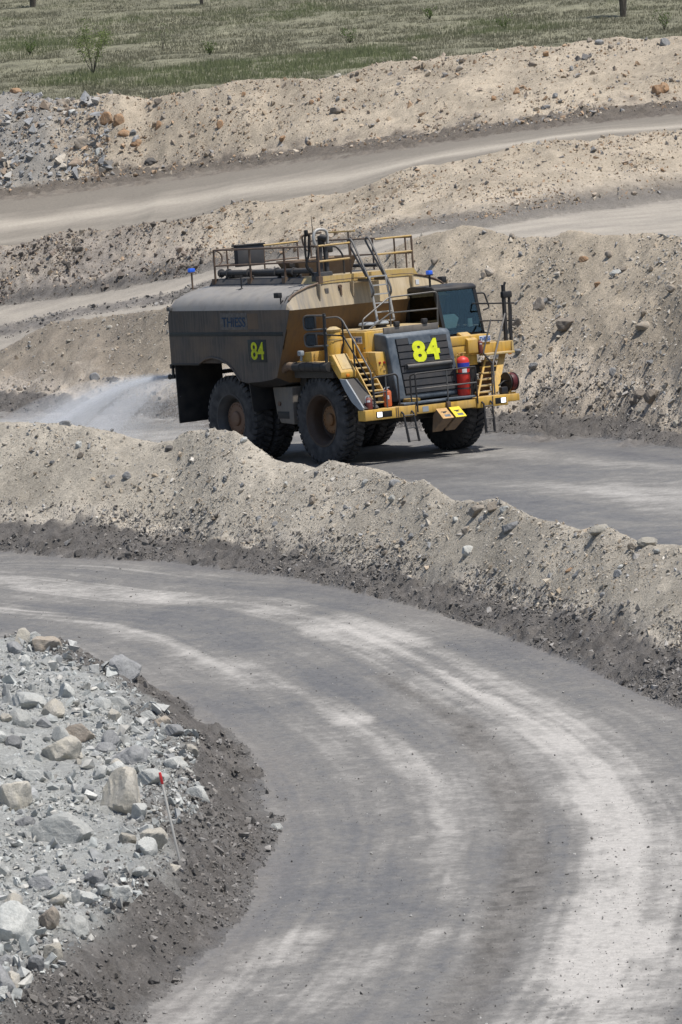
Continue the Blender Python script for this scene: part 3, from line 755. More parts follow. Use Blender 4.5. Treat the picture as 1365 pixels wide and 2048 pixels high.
# lettering: curves turned to meshes
def text_mesh(txt, size, bold=.02, ext_=.006, space=1.0, sx=1.0):
    c = bpy.data.curves.new('lettering', 'FONT'); c.body = txt; c.size = size; c.offset = bold; c.extrude = ext_; c.align_x = 'CENTER'; c.align_y = 'CENTER'; c.space_character = space
    c.resolution_u = 4
    o = bpy.data.objects.new('lettering', c); COL.objects.link(o)
    dg = bpy.context.evaluated_depsgraph_get(); dg.update()
    me = bpy.data.meshes.new_from_object(o.evaluated_get(dg)); bpy.data.objects.remove(o)
    # centre by its own bounds
    co = np.empty(len(me.vertices) * 3, np.float32); me.vertices.foreach_get('co', co); co = co.reshape(-1, 3)
    co[:, :2] -= (co[:, :2].max(0) + co[:, :2].min(0)) / 2; co[:, 0] *= sx
    me.vertices.foreach_set('co', co.ravel()); me.update()
    return me, co[:, 0].max() - co[:, 0].min(), co[:, 1].max() - co[:, 1].min()
def place_text(txt, c, xdir, ydir, w_, h_, mat, parent, bold=.02, name='lettering', out=.01):
    me, tw, th_ = text_mesh(txt, 1.0, bold)
    X = Vector(xdir).normalized(); Y = Vector(ydir).normalized(); Z = X.cross(Y)
    co = np.empty(len(me.vertices) * 3, np.float32); me.vertices.foreach_get('co', co); co = co.reshape(-1, 3)
    Xn, Yn, Zn = (np.array(v) for v in (X, Y, Z))
    P = np.array(c)[None] + co[:, :1] * (w_ / tw) * Xn + co[:, 1:2] * (h_ / th_) * Yn + (co[:, 2:3] + out) * Zn
    me.vertices.foreach_set('co', P.astype(np.float32).ravel()); me.update()
    return link(name, me, mat, parent)
# right side: the name panel and the number plate
MB().box(-4.45, -2.97, -3.047, -3.03, 4.13, 4.64).build('name_panel', M['faint_panel'], tank)
MB().box(-2.94, -2.38, -3.046, -3.03, 4.15, 4.62).build('paint_patch', M['paint_patch'], tank)
place_text('THIESS', (-3.70, -3.047, 4.36), (1, 0, 0), (0, 0, 1), 1.28, .30, M['faint_blue'], tank, .008, 'name_lettering', .004)
MB().box(-3.02, -2.03, -3.052, -3.03, 3.13, 3.82, .008).build('number_plate', M['plate_dark'], tank)
place_text('84', (-2.50, -3.052, 3.48), (1, 0, 0), (0, 0, 1), .70, .54, M['lime'], tank, .015, 'number', .004)
# side lamps, stub post, beacon at the rear corner
MB().tube([(-1.05, -2.98, 5.0), (-1.05, -3.06, 4.9), (-1.05, -3.06, 5.1)], .025, 6).box(-1.32, -1.08, -3.13, -2.97, 5.08, 5.24, .02).build('work_lamp', M['black_steel'], tank)
MB().tube([(-7.25, -2.92, 4.85), (-7.2, -3.06, 4.82)], .04, 6).box(-7.32, -7.14, -3.12, -2.98, 4.72, 4.84, .02).build('work_lamp', M['rail_steel'], tank)
MB().box(-1.3, -1.06, 3.02, 3.2, 5.05, 5.25, .02).tube([(-1.2, 2.9, 5.0), (-1.2, 3.05, 5.12)], .03, 6).build('work_lamp', M['black_steel'], tank)
MB().tube([(-4.38, -2.2, 5.28), (-4.42, -2.18, 5.75)], .025, 6).lathe([(.12, 0), (.03, .05), (.02, .06)], (-4.38, -2.2, 5.30), 'z', 12).build('breather', M['black_steel'], tank)
b = MB().tube([(-7.2, -2.15, 5.33), (-7.2, -2.15, 5.86)], .03, 8).box(-7.3, -7.1, -2.27, -2.03, 5.845, 5.87).build('beacon', M['rail_rust'], truck)
MB().box(-7.28, -7.12, -2.25, -2.05, 5.872, 5.99, .03).build('lens', M['blue_lens'], b)
for y0, y1 in ((-2.95, -2.2), (2.2, 2.95)):   # wiring loops along the edges
    q = [(XF - .15, y, ztop(y) + .03 + .03 * math.sin(j * 1.9)) for j, y in enumerate(np.linspace(y0, y1, 9))]
    MB().tube(q, .014, 5).build('wiring', M['black_ink'], tank)
q = [(XR + .12, y, ztop(y) + .0 + .03 * math.sin(j * 1.7)) for j, y in enumerate(np.linspace(-2.95, -1.7, 14))]
MB().tube(q, .015, 5).build('wiring', M['black_ink'], tank)

# --- top deck of the tank
deck = MB().prism([(-1.82, 5.40), (-1.66, 5.60), (1.66, 5.60), (1.82, 5.40)], -6.76, -1.75, 'x').build('tank_deck', M['slate'], truck)
MB().prism([(-1.80, 5.40), (-1.64, 5.62), (1.78, 5.62), (1.94, 5.40)], -1.745, -.80, 'x').build('front_tread', M['yellow_dusty'], deck)
p = MB().tube([(-6.44, -1.55, 5.78), (-1.5, -1.55, 5.80)], .085, 12)
for x in (-6.42, -6.0, -4.85, -3.35, -2.4): p.tube([(x - .03, -1.55, 5.78), (x + .03, -1.55, 5.78)], .135, 12)
p.build('spray_pipe', M['slate'], deck)
p = MB().tube([(-6.4, 1.3, 5.75), (-2.0, 1.3, 5.76)], .06, 10).tube([(-6.4, -.9, 5.66), (-2.2, -.9, 5.66)], .05, 10); p.build('return_pipe', M['slate'], deck)
for x in (-6.2, -4.8, -3.3, -2.2): MB().prism([(-1.9, 5.36), (-1.45, 5.70), (-1.45, 5.36)], x - .04, x + .04, 'x').build('bracket', M['slate'], deck)
MB().box(-6.5, -6.0, -1.35, -1.0, 5.602, 5.85, .03).build('valve_box', M['black_steel'], deck)
MB().tube([(-2.7, -1.35, 5.6), (-2.7, -1.35, 5.92)], .05, 8).lathe([(.02, -.03), (.12, .0), (.13, .1), (.06, .14), (.0001, .15)], (-2.7, -1.35, 5.92), 'z', 14).build('vent_cap', M['grey_box'], deck)
# filling hopper
h = MB(); b0 = [(-3.25, -1.23, 5.602), (-2.5, -1.23, 5.602), (-2.5, .62, 5.602), (-3.25, .62, 5.602)]; t0 = [(-3.55, -1.43, 6.1), (-2.35, -1.43, 6.1), (-2.35, .79, 6.1), (-3.55, .79, 6.1)]
ti = [(-3.5, -1.38, 6.1), (-2.4, -1.38, 6.1), (-2.4, .74, 6.1), (-3.5, .74, 6.1)]; bi = [(-3.22, -1.2, 5.66), (-2.53, -1.2, 5.66), (-2.53, .59, 5.66), (-3.22, .59, 5.66)]
h.add(b0 + t0 + ti + bi, [(j, (j + 1) % 4, 4 + (j + 1) % 4, 4 + j) for j in range(4)] + [(4 + j, 4 + (j + 1) % 4, 8 + (j + 1) % 4, 8 + j) for j in range(4)] + [(8 + j, 8 + (j + 1) % 4, 12 + (j + 1) % 4, 12 + j) for j in range(4)] + [(12, 13, 14, 15)])
h.build('filling_hopper', M['hopper'], deck, 30)
# guard rails round the deck
def rail(name, pts, mat, parent, r=.028, rd=.0): return MB().tube(pts, r, 7, True, rd).build(name, M[mat], parent)
Zt, Zm = 6.51, 6.02
rails = MB().tube([(-6.55, -1.7, Zt), (-2.69, -1.7, Zt + .02), (-.86, -1.7, Zt + .03)], .03, 7).build('deck_guardrail', M['rail_rust'], truck)
rail('mid_rail', [(-6.5, -1.7, Zm), (-.86, -1.7, Zm + .06)], 'rail_rust', rails)
for x in (-6.55, -4.57, -2.69, -.86): MB().tube([(x, -1.7, 5.45), (x, -1.7, Zt + .01)], .036, 7).box(x - .08, x + .08, -1.79, -1.64, 5.42, 5.62).build('post', M['rail_rust'], rails)
rail('rear_rail', [(-6.56, -1.7, Zt), (-6.56, 1.5, Zt + .03)], 'rail_rust', rails); rail('rear_rail', [(-6.56, -1.7, Zm), (-6.56, 1.5, Zm + .02)], 'rail_rust', rails)
rail('rear_rail', [(-6.56, .2, Zt + .015), (-6.56, 1.52, Zt + .04)], 'rail_yellow', rails, .032)
for y in (-1.2, .2, 1.5): rail('post', [(-6.56, y, 5.5), (-6.56, y, Zt + .02)], 'rail_rust', rails)
rail('rail_loop', [(-6.56, -1.6, Zt - .02), (-6.56, -1.42, Zt - .12), (-6.56, -1.38, 6.15), (-6.56, -1.6, 6.0)], 'rail_rust', rails, .024, .1)
rail('far_rail', [(-6.3, 1.8, Zt + .03), (-1.0, 1.85, Zt + .05)], 'rail_rust', rails); rail('far_rail', [(-6.3, 1.8, Zm), (-1.0, 1.85, Zm + .06)], 'rail_rust', rails)
for x in (-5.35, -4.1, -2.9, -1.75): rail('post', [(x, 1.8, 5.5), (x, 1.8, Zt + .03)], 'rail_rust', rails)
rail('far_loop', [(-6.6, 2.05, 6.2), (-6.75, 2.0, 6.22), (-6.8, 1.9, 6.4), (-6.8, 1.85, 6.7), (-6.6, 1.95, 6.76), (-6.0, 2.05, 6.78)], 'rail_rust', rails, .03, .12)
rail('post', [(-6.55, 2.0, 5.4), (-6.55, 2.0, 6.76)], 'rail_rust', rails)
rail('far_rail', [(-5.6, 2.0, 6.78), (-4.1, 2.0, 6.80)], 'rail_yellow', rails); rail('post', [(-4.45, 2.0, 5.4), (-4.45, 2.0, 6.79)], 'rail_rust', rails)
for z, mt in ((Zt + .03, 'rail_yellow'), (Zm + .05, 'rail_yellow')):
    rail('front_rail', [(-.86, -1.68, z), (-.9, -.48, z + .02)], mt, rails, .032); rail('front_rail', [(-.95, .5, z + .05), (-.95, 1.88, z + .06)], mt, rails, .032)
rail('post', [(-.9, -.5, 5.5), (-.9, -.5, Zt + .05)], 'rail_rust', rails); rail('post', [(-.95, 1.88, 5.5), (-.95, 1.88, Zt + .09)], 'rail_rust', rails, .034); rail('post', [(-1.25, 1.86, 5.5), (-1.25, 1.86, Zt + .09)], 'rail_rust', rails)
bx = MB().box(-6.50, -6.28, -.98, .02, 5.93, 6.57, .02).build('control_box', M['slate'], rails)
MB().box(-6.56, -6.25, -1.02, .06, 6.57, 6.62, .01).build('box_lid', M['black_steel'], bx)
# water monitor column, hoses, aerial
mn = MB().tube([(-1.02, -1.56, 5.4), (-1.0, -1.56, 6.55)], .10, 12).tube([(-.98, -1.32, 5.4), (-.98, -1.34, 6.5)], .075, 12).box(-1.25, -.85, -1.75, -1.2, 5.4, 5.75, .04).build('water_monitor', M['slate'], truck)
MB().tube([(-1.0, -1.62, 6.45), (-1.0, -1.74, 6.75), (-1.0, -1.68, 7.0), (-1.0, -1.45, 7.05), (-1.0, -1.22, 6.98), (-1.0, -1.22, 6.6)], .045, 10, True, .12).build('loop_pipe', M['aluminium'], mn)
MB().box(-1.1, -.92, -1.54, -1.36, 6.5, 6.85, .04).tube([(-1.0, -1.5, 6.8), (-.85, -1.35, 6.75)], .11, 10).build('nozzle_head', M['black_steel'], mn)
MB().box(-1.26, -1.14, -1.90, -1.80, 6.85, 7.05, .03).tube([(-1.25, -1.86, 6.9), (-1.25, -1.9, 6.4), (-1.22, -1.88, 5.9), (-1.1, -1.7, 5.6)], .032, 8, True, .15).tube([(-1.2, -1.75, 6.9), (-1.2, -1.8, 6.3), (-1.2, -1.95, 5.95), (-1.15, -1.82, 5.75)], .035, 8, True, .1).build('hose', M['black_ink'], mn)
MB().tube([(-1.2, -1.6, 6.95), (-1.2, -1.62, 7.45)], [.014, .008], 5).build('aerial', M['black_ink'], mn)
MB().tube([(-1.5, -1.0, 5.6), (-1.5, -1.0, 6.4), (-1.5, -.6, 6.5), (-1.4, -.4, 6.2), (-1.4, -.4, 5.6)], .03, 7, True, .15).box(-1.6, -1.4, -.95, -.75, 6.3, 6.5, .03).build('valve_pipe', M['black_steel'], mn)

# --- access ladder on the tank front
ld = MB(); yl, yr = -.40, .22
for y in (yl, yr):
    ld.tube([(.16, y, 4.15), (-.12, y, 5.50)], .038, 7)
lad = ld.build('tank_ladder', M['aluminium'], truck)
for j in range(6):
    u = j / 5; x = .16 - .28 * u; z = 4.15 + 1.35 * u
    MB().box(x - .025, x + .035, yl, yr, z - .02, z + .02).build('rung', M['aluminium'], lad)
for y in (yl - .02, yr + .02):
    MB().tube([(-.02, y, 4.88), (.10, y, 5.0), (.06, y, 5.2), (-.86, y, 6.62), (-.98, y, 6.68), (-1.1, y, 6.60), (-.16, y, 5.42)], .033, 8, True, .12).build('grab_rail', M['rail_steel'], lad)
MB().box(-.75, -.15, yl - .1, yr + .25, 5.46, 5.50).build('landing_grate', M['rail_yellow'], lad)
for y in (yl, yr): MB().box(-.7, -.1, y - .02, y + .02, 5.36, 5.455).build('bracket', M['rail_steel'], lad)

# --- engine bay, radiator shroud, grille
hood = MB().box(-.85, .98, -1.5, 1.3, 3.12, 3.92, .05).build('engine_hood', M['yellow'], truck)
MB().box(-.8, .93, -1.4, 1.25, 3.921, 3.955, .012).build('hood_lid', M['yellow_dusty'], hood)
for (x, y) in ((.22, -.86), (.22, -.32)):
    c = MB().lathe([(.17, 0), (.17, .10), (.0001, .10)], (x, y, 3.955), 'z', 18).build('air_precleaner', M['black_steel'], hood)
    MB().lathe([(.235, .10), (.245, .13), (.22, .18), (.12, .20), (.0001, .205)], (x, y, 3.958), 'z', 20).build('cap', M['grey_guard'], c)
MB().box(.34, .84, -1.512, -1.5, 3.56, 3.78).build('name_decal', M['white_decal'], hood)
place_text('THIESS', (.59, -1.512, 3.67), (1, 0, 0), (0, 0, 1), .43, .145, M['blue_ink'], hood, .01, 'name_lettering', .004)
# shroud: side view outline; the face leans back
shr = MB().prism([(.985, 1.72), (2.02, 1.80), (2.06, 1.86), (1.66, 3.72), (1.56, 3.80), (.985, 3.84)], -1.19, 1.18, 'y', .05, 3).build('radiator_shroud', M['shroud'], truck)
gx0, gz0, gx1, gz1 = 1.685, 3.64, 2.045, 1.97         # line of the face: top to bottom
fl = math.hypot(gx1 - gx0, gz1 - gz0); dn = ((gx1 - gx0) / fl, (gz1 - gz0) / fl); nrm = (-dn[1], dn[0]) if -dn[1] > 0 else (dn[1], -dn[0])
def face_pt(d, y, o): return (gx0 + dn[0] * d + nrm[0] * o, y, gz0 + dn[1] * d + nrm[1] * o)
def face_box(d0, d1, y0, y1, o0, o1, o1b=None):
    o1b = o1 if o1b is None else o1b
    v = [face_pt(d0, y0, o0), face_pt(d1, y0, o0), face_pt(d1, y1, o0), face_pt(d0, y1, o0), face_pt(d0, y0, o1), face_pt(d1, y0, o1b), face_pt(d1, y1, o1b), face_pt(d0, y1, o1)]
    return MB().add(v, [(0, 1, 2, 3), (4, 7, 6, 5), (0, 4, 5, 1), (1, 5, 6, 2), (2, 6, 7, 3), (3, 7, 4, 0)])
GY0, GY1 = -.90, .99
face_box(.0, fl, GY0, GY1, -.03, .012).build('grille_back', M['black_ink'], shr)
ns = 8
for j in range(ns):
    d0 = fl * j / ns + .015; d1 = fl * (j + 1) / ns - .03
    if j == 0:
        face_box(d0, d1, GY0 + .01, -.46, .0125, .05, .035).build('louvre', M['slate'], shr); face_box(d0, d1, .40, GY1 - .01, .0125, .05, .035).build('louvre', M['slate'], shr)
        face_box(d0 - .01, d1 + .02, -.45, .39, .0125, .04).build('blank_panel', M['shroud'], shr)
    else: face_box(d0, d1, GY0 + .01, GY1 - .01, .0125, .052, .034).build('louvre', M['slate'], shr)
upd = (-dn[0], 0, -dn[1])
# big number on the grille: 8 and 4 on a clear backing
cy = .10
place_text('8', face_pt(.45, -.14, .056), (0, 1, 0), upd, .50, .66, M['lime_bright'], shr, .045, 'number', .0)
place_text('4', face_pt(.42, .37, .056), (0, 1, 0), upd, .50, .66, M['lime_bright'], shr, .045, 'number', .0)
rl = MB().tube([face_pt(.88, -.72, .10), face_pt(.88, .93, .10)], .065, 12); rl = rl.build('screen_roll', M['rail_steel'], shr)
MB().tube([face_pt(.97, -.78, .08), face_pt(.79, -.78, .11), face_pt(.79, .97, .11), face_pt(.97, .97, .08)], .016, 6, True, .04).build('roll_frame', M['black_steel'], rl)
pl = MB().box(1.40, 1.46, -1.12, .92, 3.815, 4.0, .01).build('shroud_plate', M['grey_box'], shr)
for y in (-.62, .42): MB().box(1.36, 1.5, y - .09, y + .09, 4.0, 4.16, .03).tube([(1.43, y, 3.98), (1.43, y, 4.02)], .03, 6).build('work_lamp', M['black_steel'], shr)
# rails over the hood
hr = MB().tube([(.5, -1.22, 3.45), (.5, -1.2, 4.25), (.27, 0, 4.84), (.95, 1.32, 4.91), (.88, 1.32, 3.9)], .026, 7, True, .12).build('hood_handrail', M['rail_steel'], truck)
MB().tube([(.52, -1.2, 3.85), (.32, 0, 4.37), (.93, 1.32, 4.39)], .024, 7, True, .1).build('mid_rail', M['rail_steel'], hr)
MB().tube([(.28, 0, 3.95), (.28, 0, 4.84)], .024, 7).build('post', M['rail_steel'], hr)
MB().tube([(.5, -1.22, 3.5), (.6, -1.35, 3.42), (.95, -1.5, 3.42)], .024, 7, True, .05).build('foot', M['rail_steel'], hr)

# --- cab
cab = MB()
P = [(-.95, 3.35), (1.06, 3.35), (.98, 3.58), (.66, 4.90), (.55, 5.0), (-.55, 5.02), (-.78, 4.93), (-.95, 4.6)]
yA, yB = 1.44, 3.0
cab.box(-.95, 1.06, yA, yB, 3.30, 3.36); rf_ = MB().prism([(.70, 4.88), (.68, 4.97), (.55, 5.03), (-.55, 5.05), (-.80, 4.96), (-.80, 4.88)], yA - .03, yB + .02, 'y', .03)
cabo = cab.build('cab', M['cab_dark'], truck); rf_.build('cab_roof', M['black_steel'], cabo)
def pillar(b, t_, w_): return MB().add([(b[0] - w_, b[1] - w_, b[2]), (b[0] + w_, b[1] - w_, b[2]), (b[0] + w_, b[1] + w_, b[2]), (b[0] - w_, b[1] + w_, b[2]), (t_[0] - w_, t_[1] - w_, t_[2]), (t_[0] + w_, t_[1] - w_, t_[2]), (t_[0] + w_, t_[1] + w_, t_[2]), (t_[0] - w_, t_[1] + w_, t_[2])],
      [(0, 3, 2, 1), (4, 5, 6, 7), (0, 1, 5, 4), (1, 2, 6, 5), (2, 3, 7, 6), (3, 0, 4, 7)])
for y in (yA + .06, yB - .06):
    pillar((.98, y, 3.36), (.62, y, 4.90), .055).build('pillar', M['cab_dark'], cabo); pillar((-.86, y, 3.36), (-.72, y, 4.90), .08).build('pillar', M['cab_dark'], cabo); pillar((-.1, y, 3.36), (-.1, y, 4.90), .04).build('pillar', M['cab_dark'], cabo)
MB().box(-.95, -.86, yA, yB, 3.362, 4.0).box(-.86, .95, yA, yA + .05, 3.362, 3.62).box(-.86, .95, yB - .05, yB, 3.362, 3.75).build('lower_panel', M['cab_dark'], cabo)
MB().add([(1.02, yA + .06, 3.36), (1.02, yB - .06, 3.36), (.96, yB - .06, 3.56), (.96, yA + .06, 3.56), (.9, yA + .06, 3.36), (.9, yB - .06, 3.36), (.86, yB - .06, 3.56), (.86, yA + .06, 3.56)], [(0, 1, 2, 3), (7, 6, 5, 4), (3, 2, 6, 7)]).build('cowl', M['cab_dark'], cabo)
def pane(name, q, th_, m): # a thin solid pane
    a, b, d = Vector(q[0]), Vector(q[1]), Vector(q[3]); nn = (b - a).cross(d - a).normalized() * th_
    v = [Vector(p) for p in q] + [Vector(p) + nn for p in q]
    return MB().add(v, [(0, 3, 2, 1), (4, 5, 6, 7), (0, 1, 5, 4), (1, 2, 6, 5), (2, 3, 7, 6), (3, 0, 4, 7)]).build(name, M[m], cabo, 0)
pane('windscreen', [(.985, yA + .115, 3.565), (.985, yB - .115, 3.565), (.66, yB - .115, 4.87), (.66, yA + .115, 4.87)], .012, 'glass')
pane('side_window', [(-.78, yA + .02, 3.63), (.93, yA + .02, 3.63), (.62, yA + .02, 4.87), (-.66, yA + .02, 4.87)], .012, 'glass_dark')
pane('side_window', [(-.78, yB - .04, 3.76), (.9, yB - .04, 3.76), (.62, yB - .04, 4.87), (-.66, yB - .04, 4.87)], .012, 'glass')
pane('rear_window', [(-.9, yA + .15, 4.02), (-.9, yB - .15, 4.02), (-.76, yB - .15, 4.86), (-.76, yA + .15, 4.86)], .012, 'glass')
s_ = MB().box(-.35, .2, 1.95, 2.45, 3.362, 3.85, .06).box(-.5, -.3, 1.95, 2.45, 3.8, 4.5, .08).build('seat', M['slate'], cabo)
MB().prism([(.62, 3.362), (.9, 3.362), (.86, 3.62), (.66, 3.72)], 1.6, 2.85, 'y', .03).build('dashboard', M['cab_dark'], cabo)
MB().prism([(1.63, 3.72), (2.22, 3.72), (2.35, 4.02), (2.2, 4.16), (1.75, 4.16), (1.62, 4.05)], .52, .60, 'x', .03).build('dash_shade', M['seat_cloth'], cabo)
MB().box(.62, .7, 2.62, 2.78, 3.722, 3.98, .02).build('dash_unit', M['seat_cloth'], cabo)
MB().tube([(.7, 2.98, 4.72), (.82, 3.2, 4.72), (.9, 3.3, 4.25), (.92, 3.05, 4.2)], .028, 7, True, .08).build('grab_handle', M['black_steel'], cabo)
b = MB().tube([(.3, 1.56, 5.03), (.3, 1.56, 5.38)], .035, 8).box(.22, .38, 1.47, 1.65, 5.38, 5.41).build('beacon', M['black_steel'], truck)
MB().box(.22, .38, 1.48, 1.64, 5.412, 5.53, .02).build('lens', M['blue_lens'], b)

# --- right-hand deck, fender, air cleaner, mirrors
dk = MB().box(-.95, .98, -2.72, -1.5, 3.02, 3.12, .015).build('right_deck', M['yellow'], truck)
MB().box(-1.2, .85, -2.66, -1.5, 2.62, 3.018, .03).build('fender', M['mud_dark'], dk)
p = MB().tube([(-.95, -2.78, 2.975), (.86, -2.78, 2.975)], .145, 18)
for x in (-.6, -.3, .1, .5): p.tube([(x, -2.78, 2.975), (x + .05, -2.78, 2.975)], .152, 18)
p.build('exhaust_muffler', M['black_steel'], dk)
MB().tube([(-.96, -2.78, 2.98), (-1.35, -2.80, 3.0), (-1.62, -2.84, 2.84)], .125, 16, True, .15).build('tailpipe', M['rail_rust'], dk)
MB().prism([(.72, 3.10), (.74, 3.32), (.92, 3.33), (1.33, 2.80), (1.32, 2.62), (1.18, 2.60)], -2.70, -2.14, 'y', .02).build('fender_box', M['yellow'], dk)
MB().add([(.93 + .02, -2.60, 3.32 + .015), (.93 + .02, -2.26, 3.335), (1.27, -2.26, 2.895), (1.27, -2.60, 2.895), (.925, -2.60, 3.30), (.925, -2.26, 3.30), (1.24, -2.26, 2.88), (1.24, -2.60, 2.88)], [(0, 1, 2, 3), (4, 7, 6, 5), (0, 4, 5, 1), (1, 5, 6, 2), (2, 6, 7, 3), (3, 7, 4, 0)]).build('cover_plate', M['yellow_dusty'], dk)
MB().box(1.325, 1.35, -2.52, -2.40, 2.65, 2.74, .01).build('marker_lamp', M['amber'], dk)
MB().prism([(1.30, 2.615), (1.62, 2.60), (2.42, 1.76), (2.40, 1.69), (2.22, 1.70), (1.86, 1.92), (1.55, 2.26)], -2.76, -2.71, 'y').build('splash_guard', M['grey_guard'], dk)
MB().add([(1.36, -2.70, 2.59), (1.36, -2.15, 2.59), (2.38, -2.15, 1.72), (2.38, -2.70, 1.72), (1.32, -2.70, 2.55), (1.32, -2.15, 2.55), (2.34, -2.15, 1.68), (2.34, -2.70, 1.68)], [(0, 1, 2, 3), (4, 7, 6, 5), (0, 4, 5, 1), (1, 5, 6, 2), (2, 6, 7, 3), (3, 7, 4, 0)]).build('splash_guard', M['black_steel'], dk)
ac = MB().lathe([(.0001, 0), (.27, 0), (.27, .62), (.22, .70), (.20, .86), (.0001, .88)], (.15, -2.05, 3.12), 'z', 22).build('air_cleaner', M['yellow'], dk)
MB().lathe([(.285, 0), (.285, .05)], (.15, -2.05, 3.72), 'z', 22).lathe([(.22, .0), (.24, .06), (.1, .14), (.0001, .15)], (.15, -2.05, 3.98), 'z', 18).build('clamp_band', M['yellow_dusty'], ac)
c2 = MB().lathe([(.0001, 0), (.19, 0), (.19, .55), (.15, .62), (.0001, .63)], (.55, -1.78, 3.12), 'z', 20).tube([(.55, -1.78, 3.6), (.75, -1.62, 3.5), (.85, -1.6, 3.15)], .04, 7, True, .1).build('air_tank', M['yellow'], dk)
MB().prism([(-.95, 3.12), (-.2, 3.12), (-.2, 3.42), (-.55, 3.40)], -2.66, -1.6, 'y', .01).build('step_plate', M['yellow'], dk)
MB().tube([(-.65, -2.74, 3.15), (-.62, -2.74, 3.32)], .04, 7).box(-.74, -.54, -2.82, -2.68, 3.30, 3.46, .03).build('work_lamp', M['grey_guard'], dk)
mr = MB().tube([(.76, -2.80, 3.12), (.80, -2.80, 4.58)], .05, 8).build('mirror_rack', M['black_steel'], truck)
for (z0, z1) in ((4.12, 4.50), (3.62, 3.97)):
    MB().tube([(.86, -2.80, z1 + .02), (-.1, -2.82, z1 + .02), (-.28, -2.82, z1 - .05), (-.26, -2.82, z0 + .02), (-.12, -2.82, z0 - .04), (.88, -2.80, z0)], .03, 7, True, .1).build('mirror_frame', M['rail_steel'], mr)
    mi = MB().box(-.26, .28, -2.80, -2.72, z0 - .02, z1, .04).build('mirror_housing', M['black_steel'], mr)
    MB().box(-.22, .24, -2.812, -2.801, z0 + .02, z1 - .04).build('mirror_glass', M['mirror_face'], mi)
MB().tube([(.2, -2.36, 4.41), (.6, -2.18, 4.43), (.8, -2.15, 4.33), (2.0, -2.10, 2.78), (2.12, -2.10, 1.76)], .028, 7, True, .1).build('stair_handrail', M['rail_steel'], truck)
h2 = MB().tube([(-.1, -2.7, 3.95), (.8, -2.16, 3.86), (2.0, -2.12, 2.42)], .025, 7, True, .06).tube([(.8, -2.16, 4.3), (.8, -2.16, 3.6), (.7, -2.2, 3.3)], .025, 7, True, .1).tube([(1.22, -2.12, 3.78), (1.24, -2.12, 2.85)], .03, 7).build('stair_handrail', M['black_steel'], truck)
# stairs on the right: treads with stringers
st = MB()
for y in (-2.10, -1.57): st.prism([(.95, 3.12), (1.10, 3.12), (2.20, 1.72), (1.98, 1.69), (.95, 2.88)], y - .02, y + .02, 'y')
sto = st.build('stair', M['yellow'], truck)
for j in range(8):
    u = j / 7; x = 1.02 + 1.02 * u; z = 3.03 - 1.18 * u
    MB().box(x - .13, x + .12, -2.08, -1.59, z - .02, z + .02, .006).build('tread', M['yellow_dusty'], sto)
pb = MB().prism([(.20, 2.60), (1.62, 2.61), (1.52, 3.30), (.20, 3.32)], -1.545, -1.17, 'y', .02).build('battery_box', M['yellow'], truck)
for y in (-1.44, -1.28): MB().tube([(1.53, y, 2.98), (1.605, y, 2.98)], .035, 12).build('reflector', M['reflector'], pb)
for y, z in ((-1.36, 2.88), (-1.28, 2.90), (-1.43, 2.80), (-1.33, 2.74), (-1.30, 2.74)): MB().tube([(1.55, y, z), (1.60 + (2.98 - z) * .15, y, z)], .014, 6).build('bolt', M['rail_rust'], pb)
MB().prism([(.75, 3.32), (.95, 3.32), (.87, 3.55), (.82, 3.55)], -1.45, -1.41, 'y', .008).build('lifting_eye', M['yellow'], pb)
MB().box(.2, 1.5, -1.54, -1.18, 1.75, 2.59).build('inner_panel', M['black_steel'], truck)

# --- left-hand deck below the cab, stairs
ldk = MB().box(-1.0, 1.48, 1.32, 3.68, 2.90, 3.22, .02).build('left_deck', M['yellow'], truck)
MB().box(.98, 1.50, 1.30, 2.82, 3.222, 3.50, .03).build('cab_base', M['yellow'], ldk)
MB().prism([(1.06, 3.60), (1.14, 3.60), (1.62, 3.38), (1.62, 2.96), (1.06, 2.96)], 1.86, 2.24, 'y', .025).build('front_box', M['yellow'], ldk)
MB().box(1.0, 1.46, 1.32, 2.30, 2.60, 2.898, .02).build('lower_box', M['yellow'], ldk)
MB().box(-1.1, 1.2, 1.5, 3.2, 2.3, 2.59, .03).build('fender', M['mud_dark'], ldk)
MB().box(1.2, 1.44, 1.2, 2.2, 1.72, 2.595).build('inner_panel', M['black_steel'], ldk)
MB().box(1.50, 1.512, 2.38, 2.80, 3.262, 3.46).build('name_decal', M['white_decal'], ldk)
place_text('THIESS', (1.512, 2.59, 3.36), (0, 1, 0), (0, 0, 1), .39, .125, M['blue_ink'], ldk, .01, 'name_lettering', .004)
MB().box(1.48, 1.85, 2.35, 3.45, 2.86, 2.92, .01).build('landing', M['yellow_dusty'], ldk)
MB().box(1.482, 1.51, 3.60, 3.67, 2.86, 3.2).build('end_plate', M['yellow_dusty'], ldk)
MB().box(1.50, 1.53, 3.44, 3.56, 2.80, 2.9, .01).build('marker_lamp', M['amber'], ldk)
ss = MB()
def sheared(y0, y1, w0):  # stringer leaning inwards as it comes down
    return [(1.50, y0, 2.86), (1.50, y0 + w0, 2.86), (2.2, y1 + w0, 1.70), (2.2, y1, 1.70), (1.53, y0, 2.86), (1.53, y0 + w0, 2.86), (2.23, y1 + w0, 1.70), (2.23, y1, 1.70)]
BF = [(0, 1, 2, 3), (4, 7, 6, 5), (0, 4, 5, 1), (1, 5, 6, 2), (2, 6, 7, 3), (3, 7, 4, 0)]
ss.add(sheared(3.10, 2.16, .24), BF).add(sheared(2.56, 1.62, .06), BF)
sso = ss.build('stair', M['yellow'], truck)
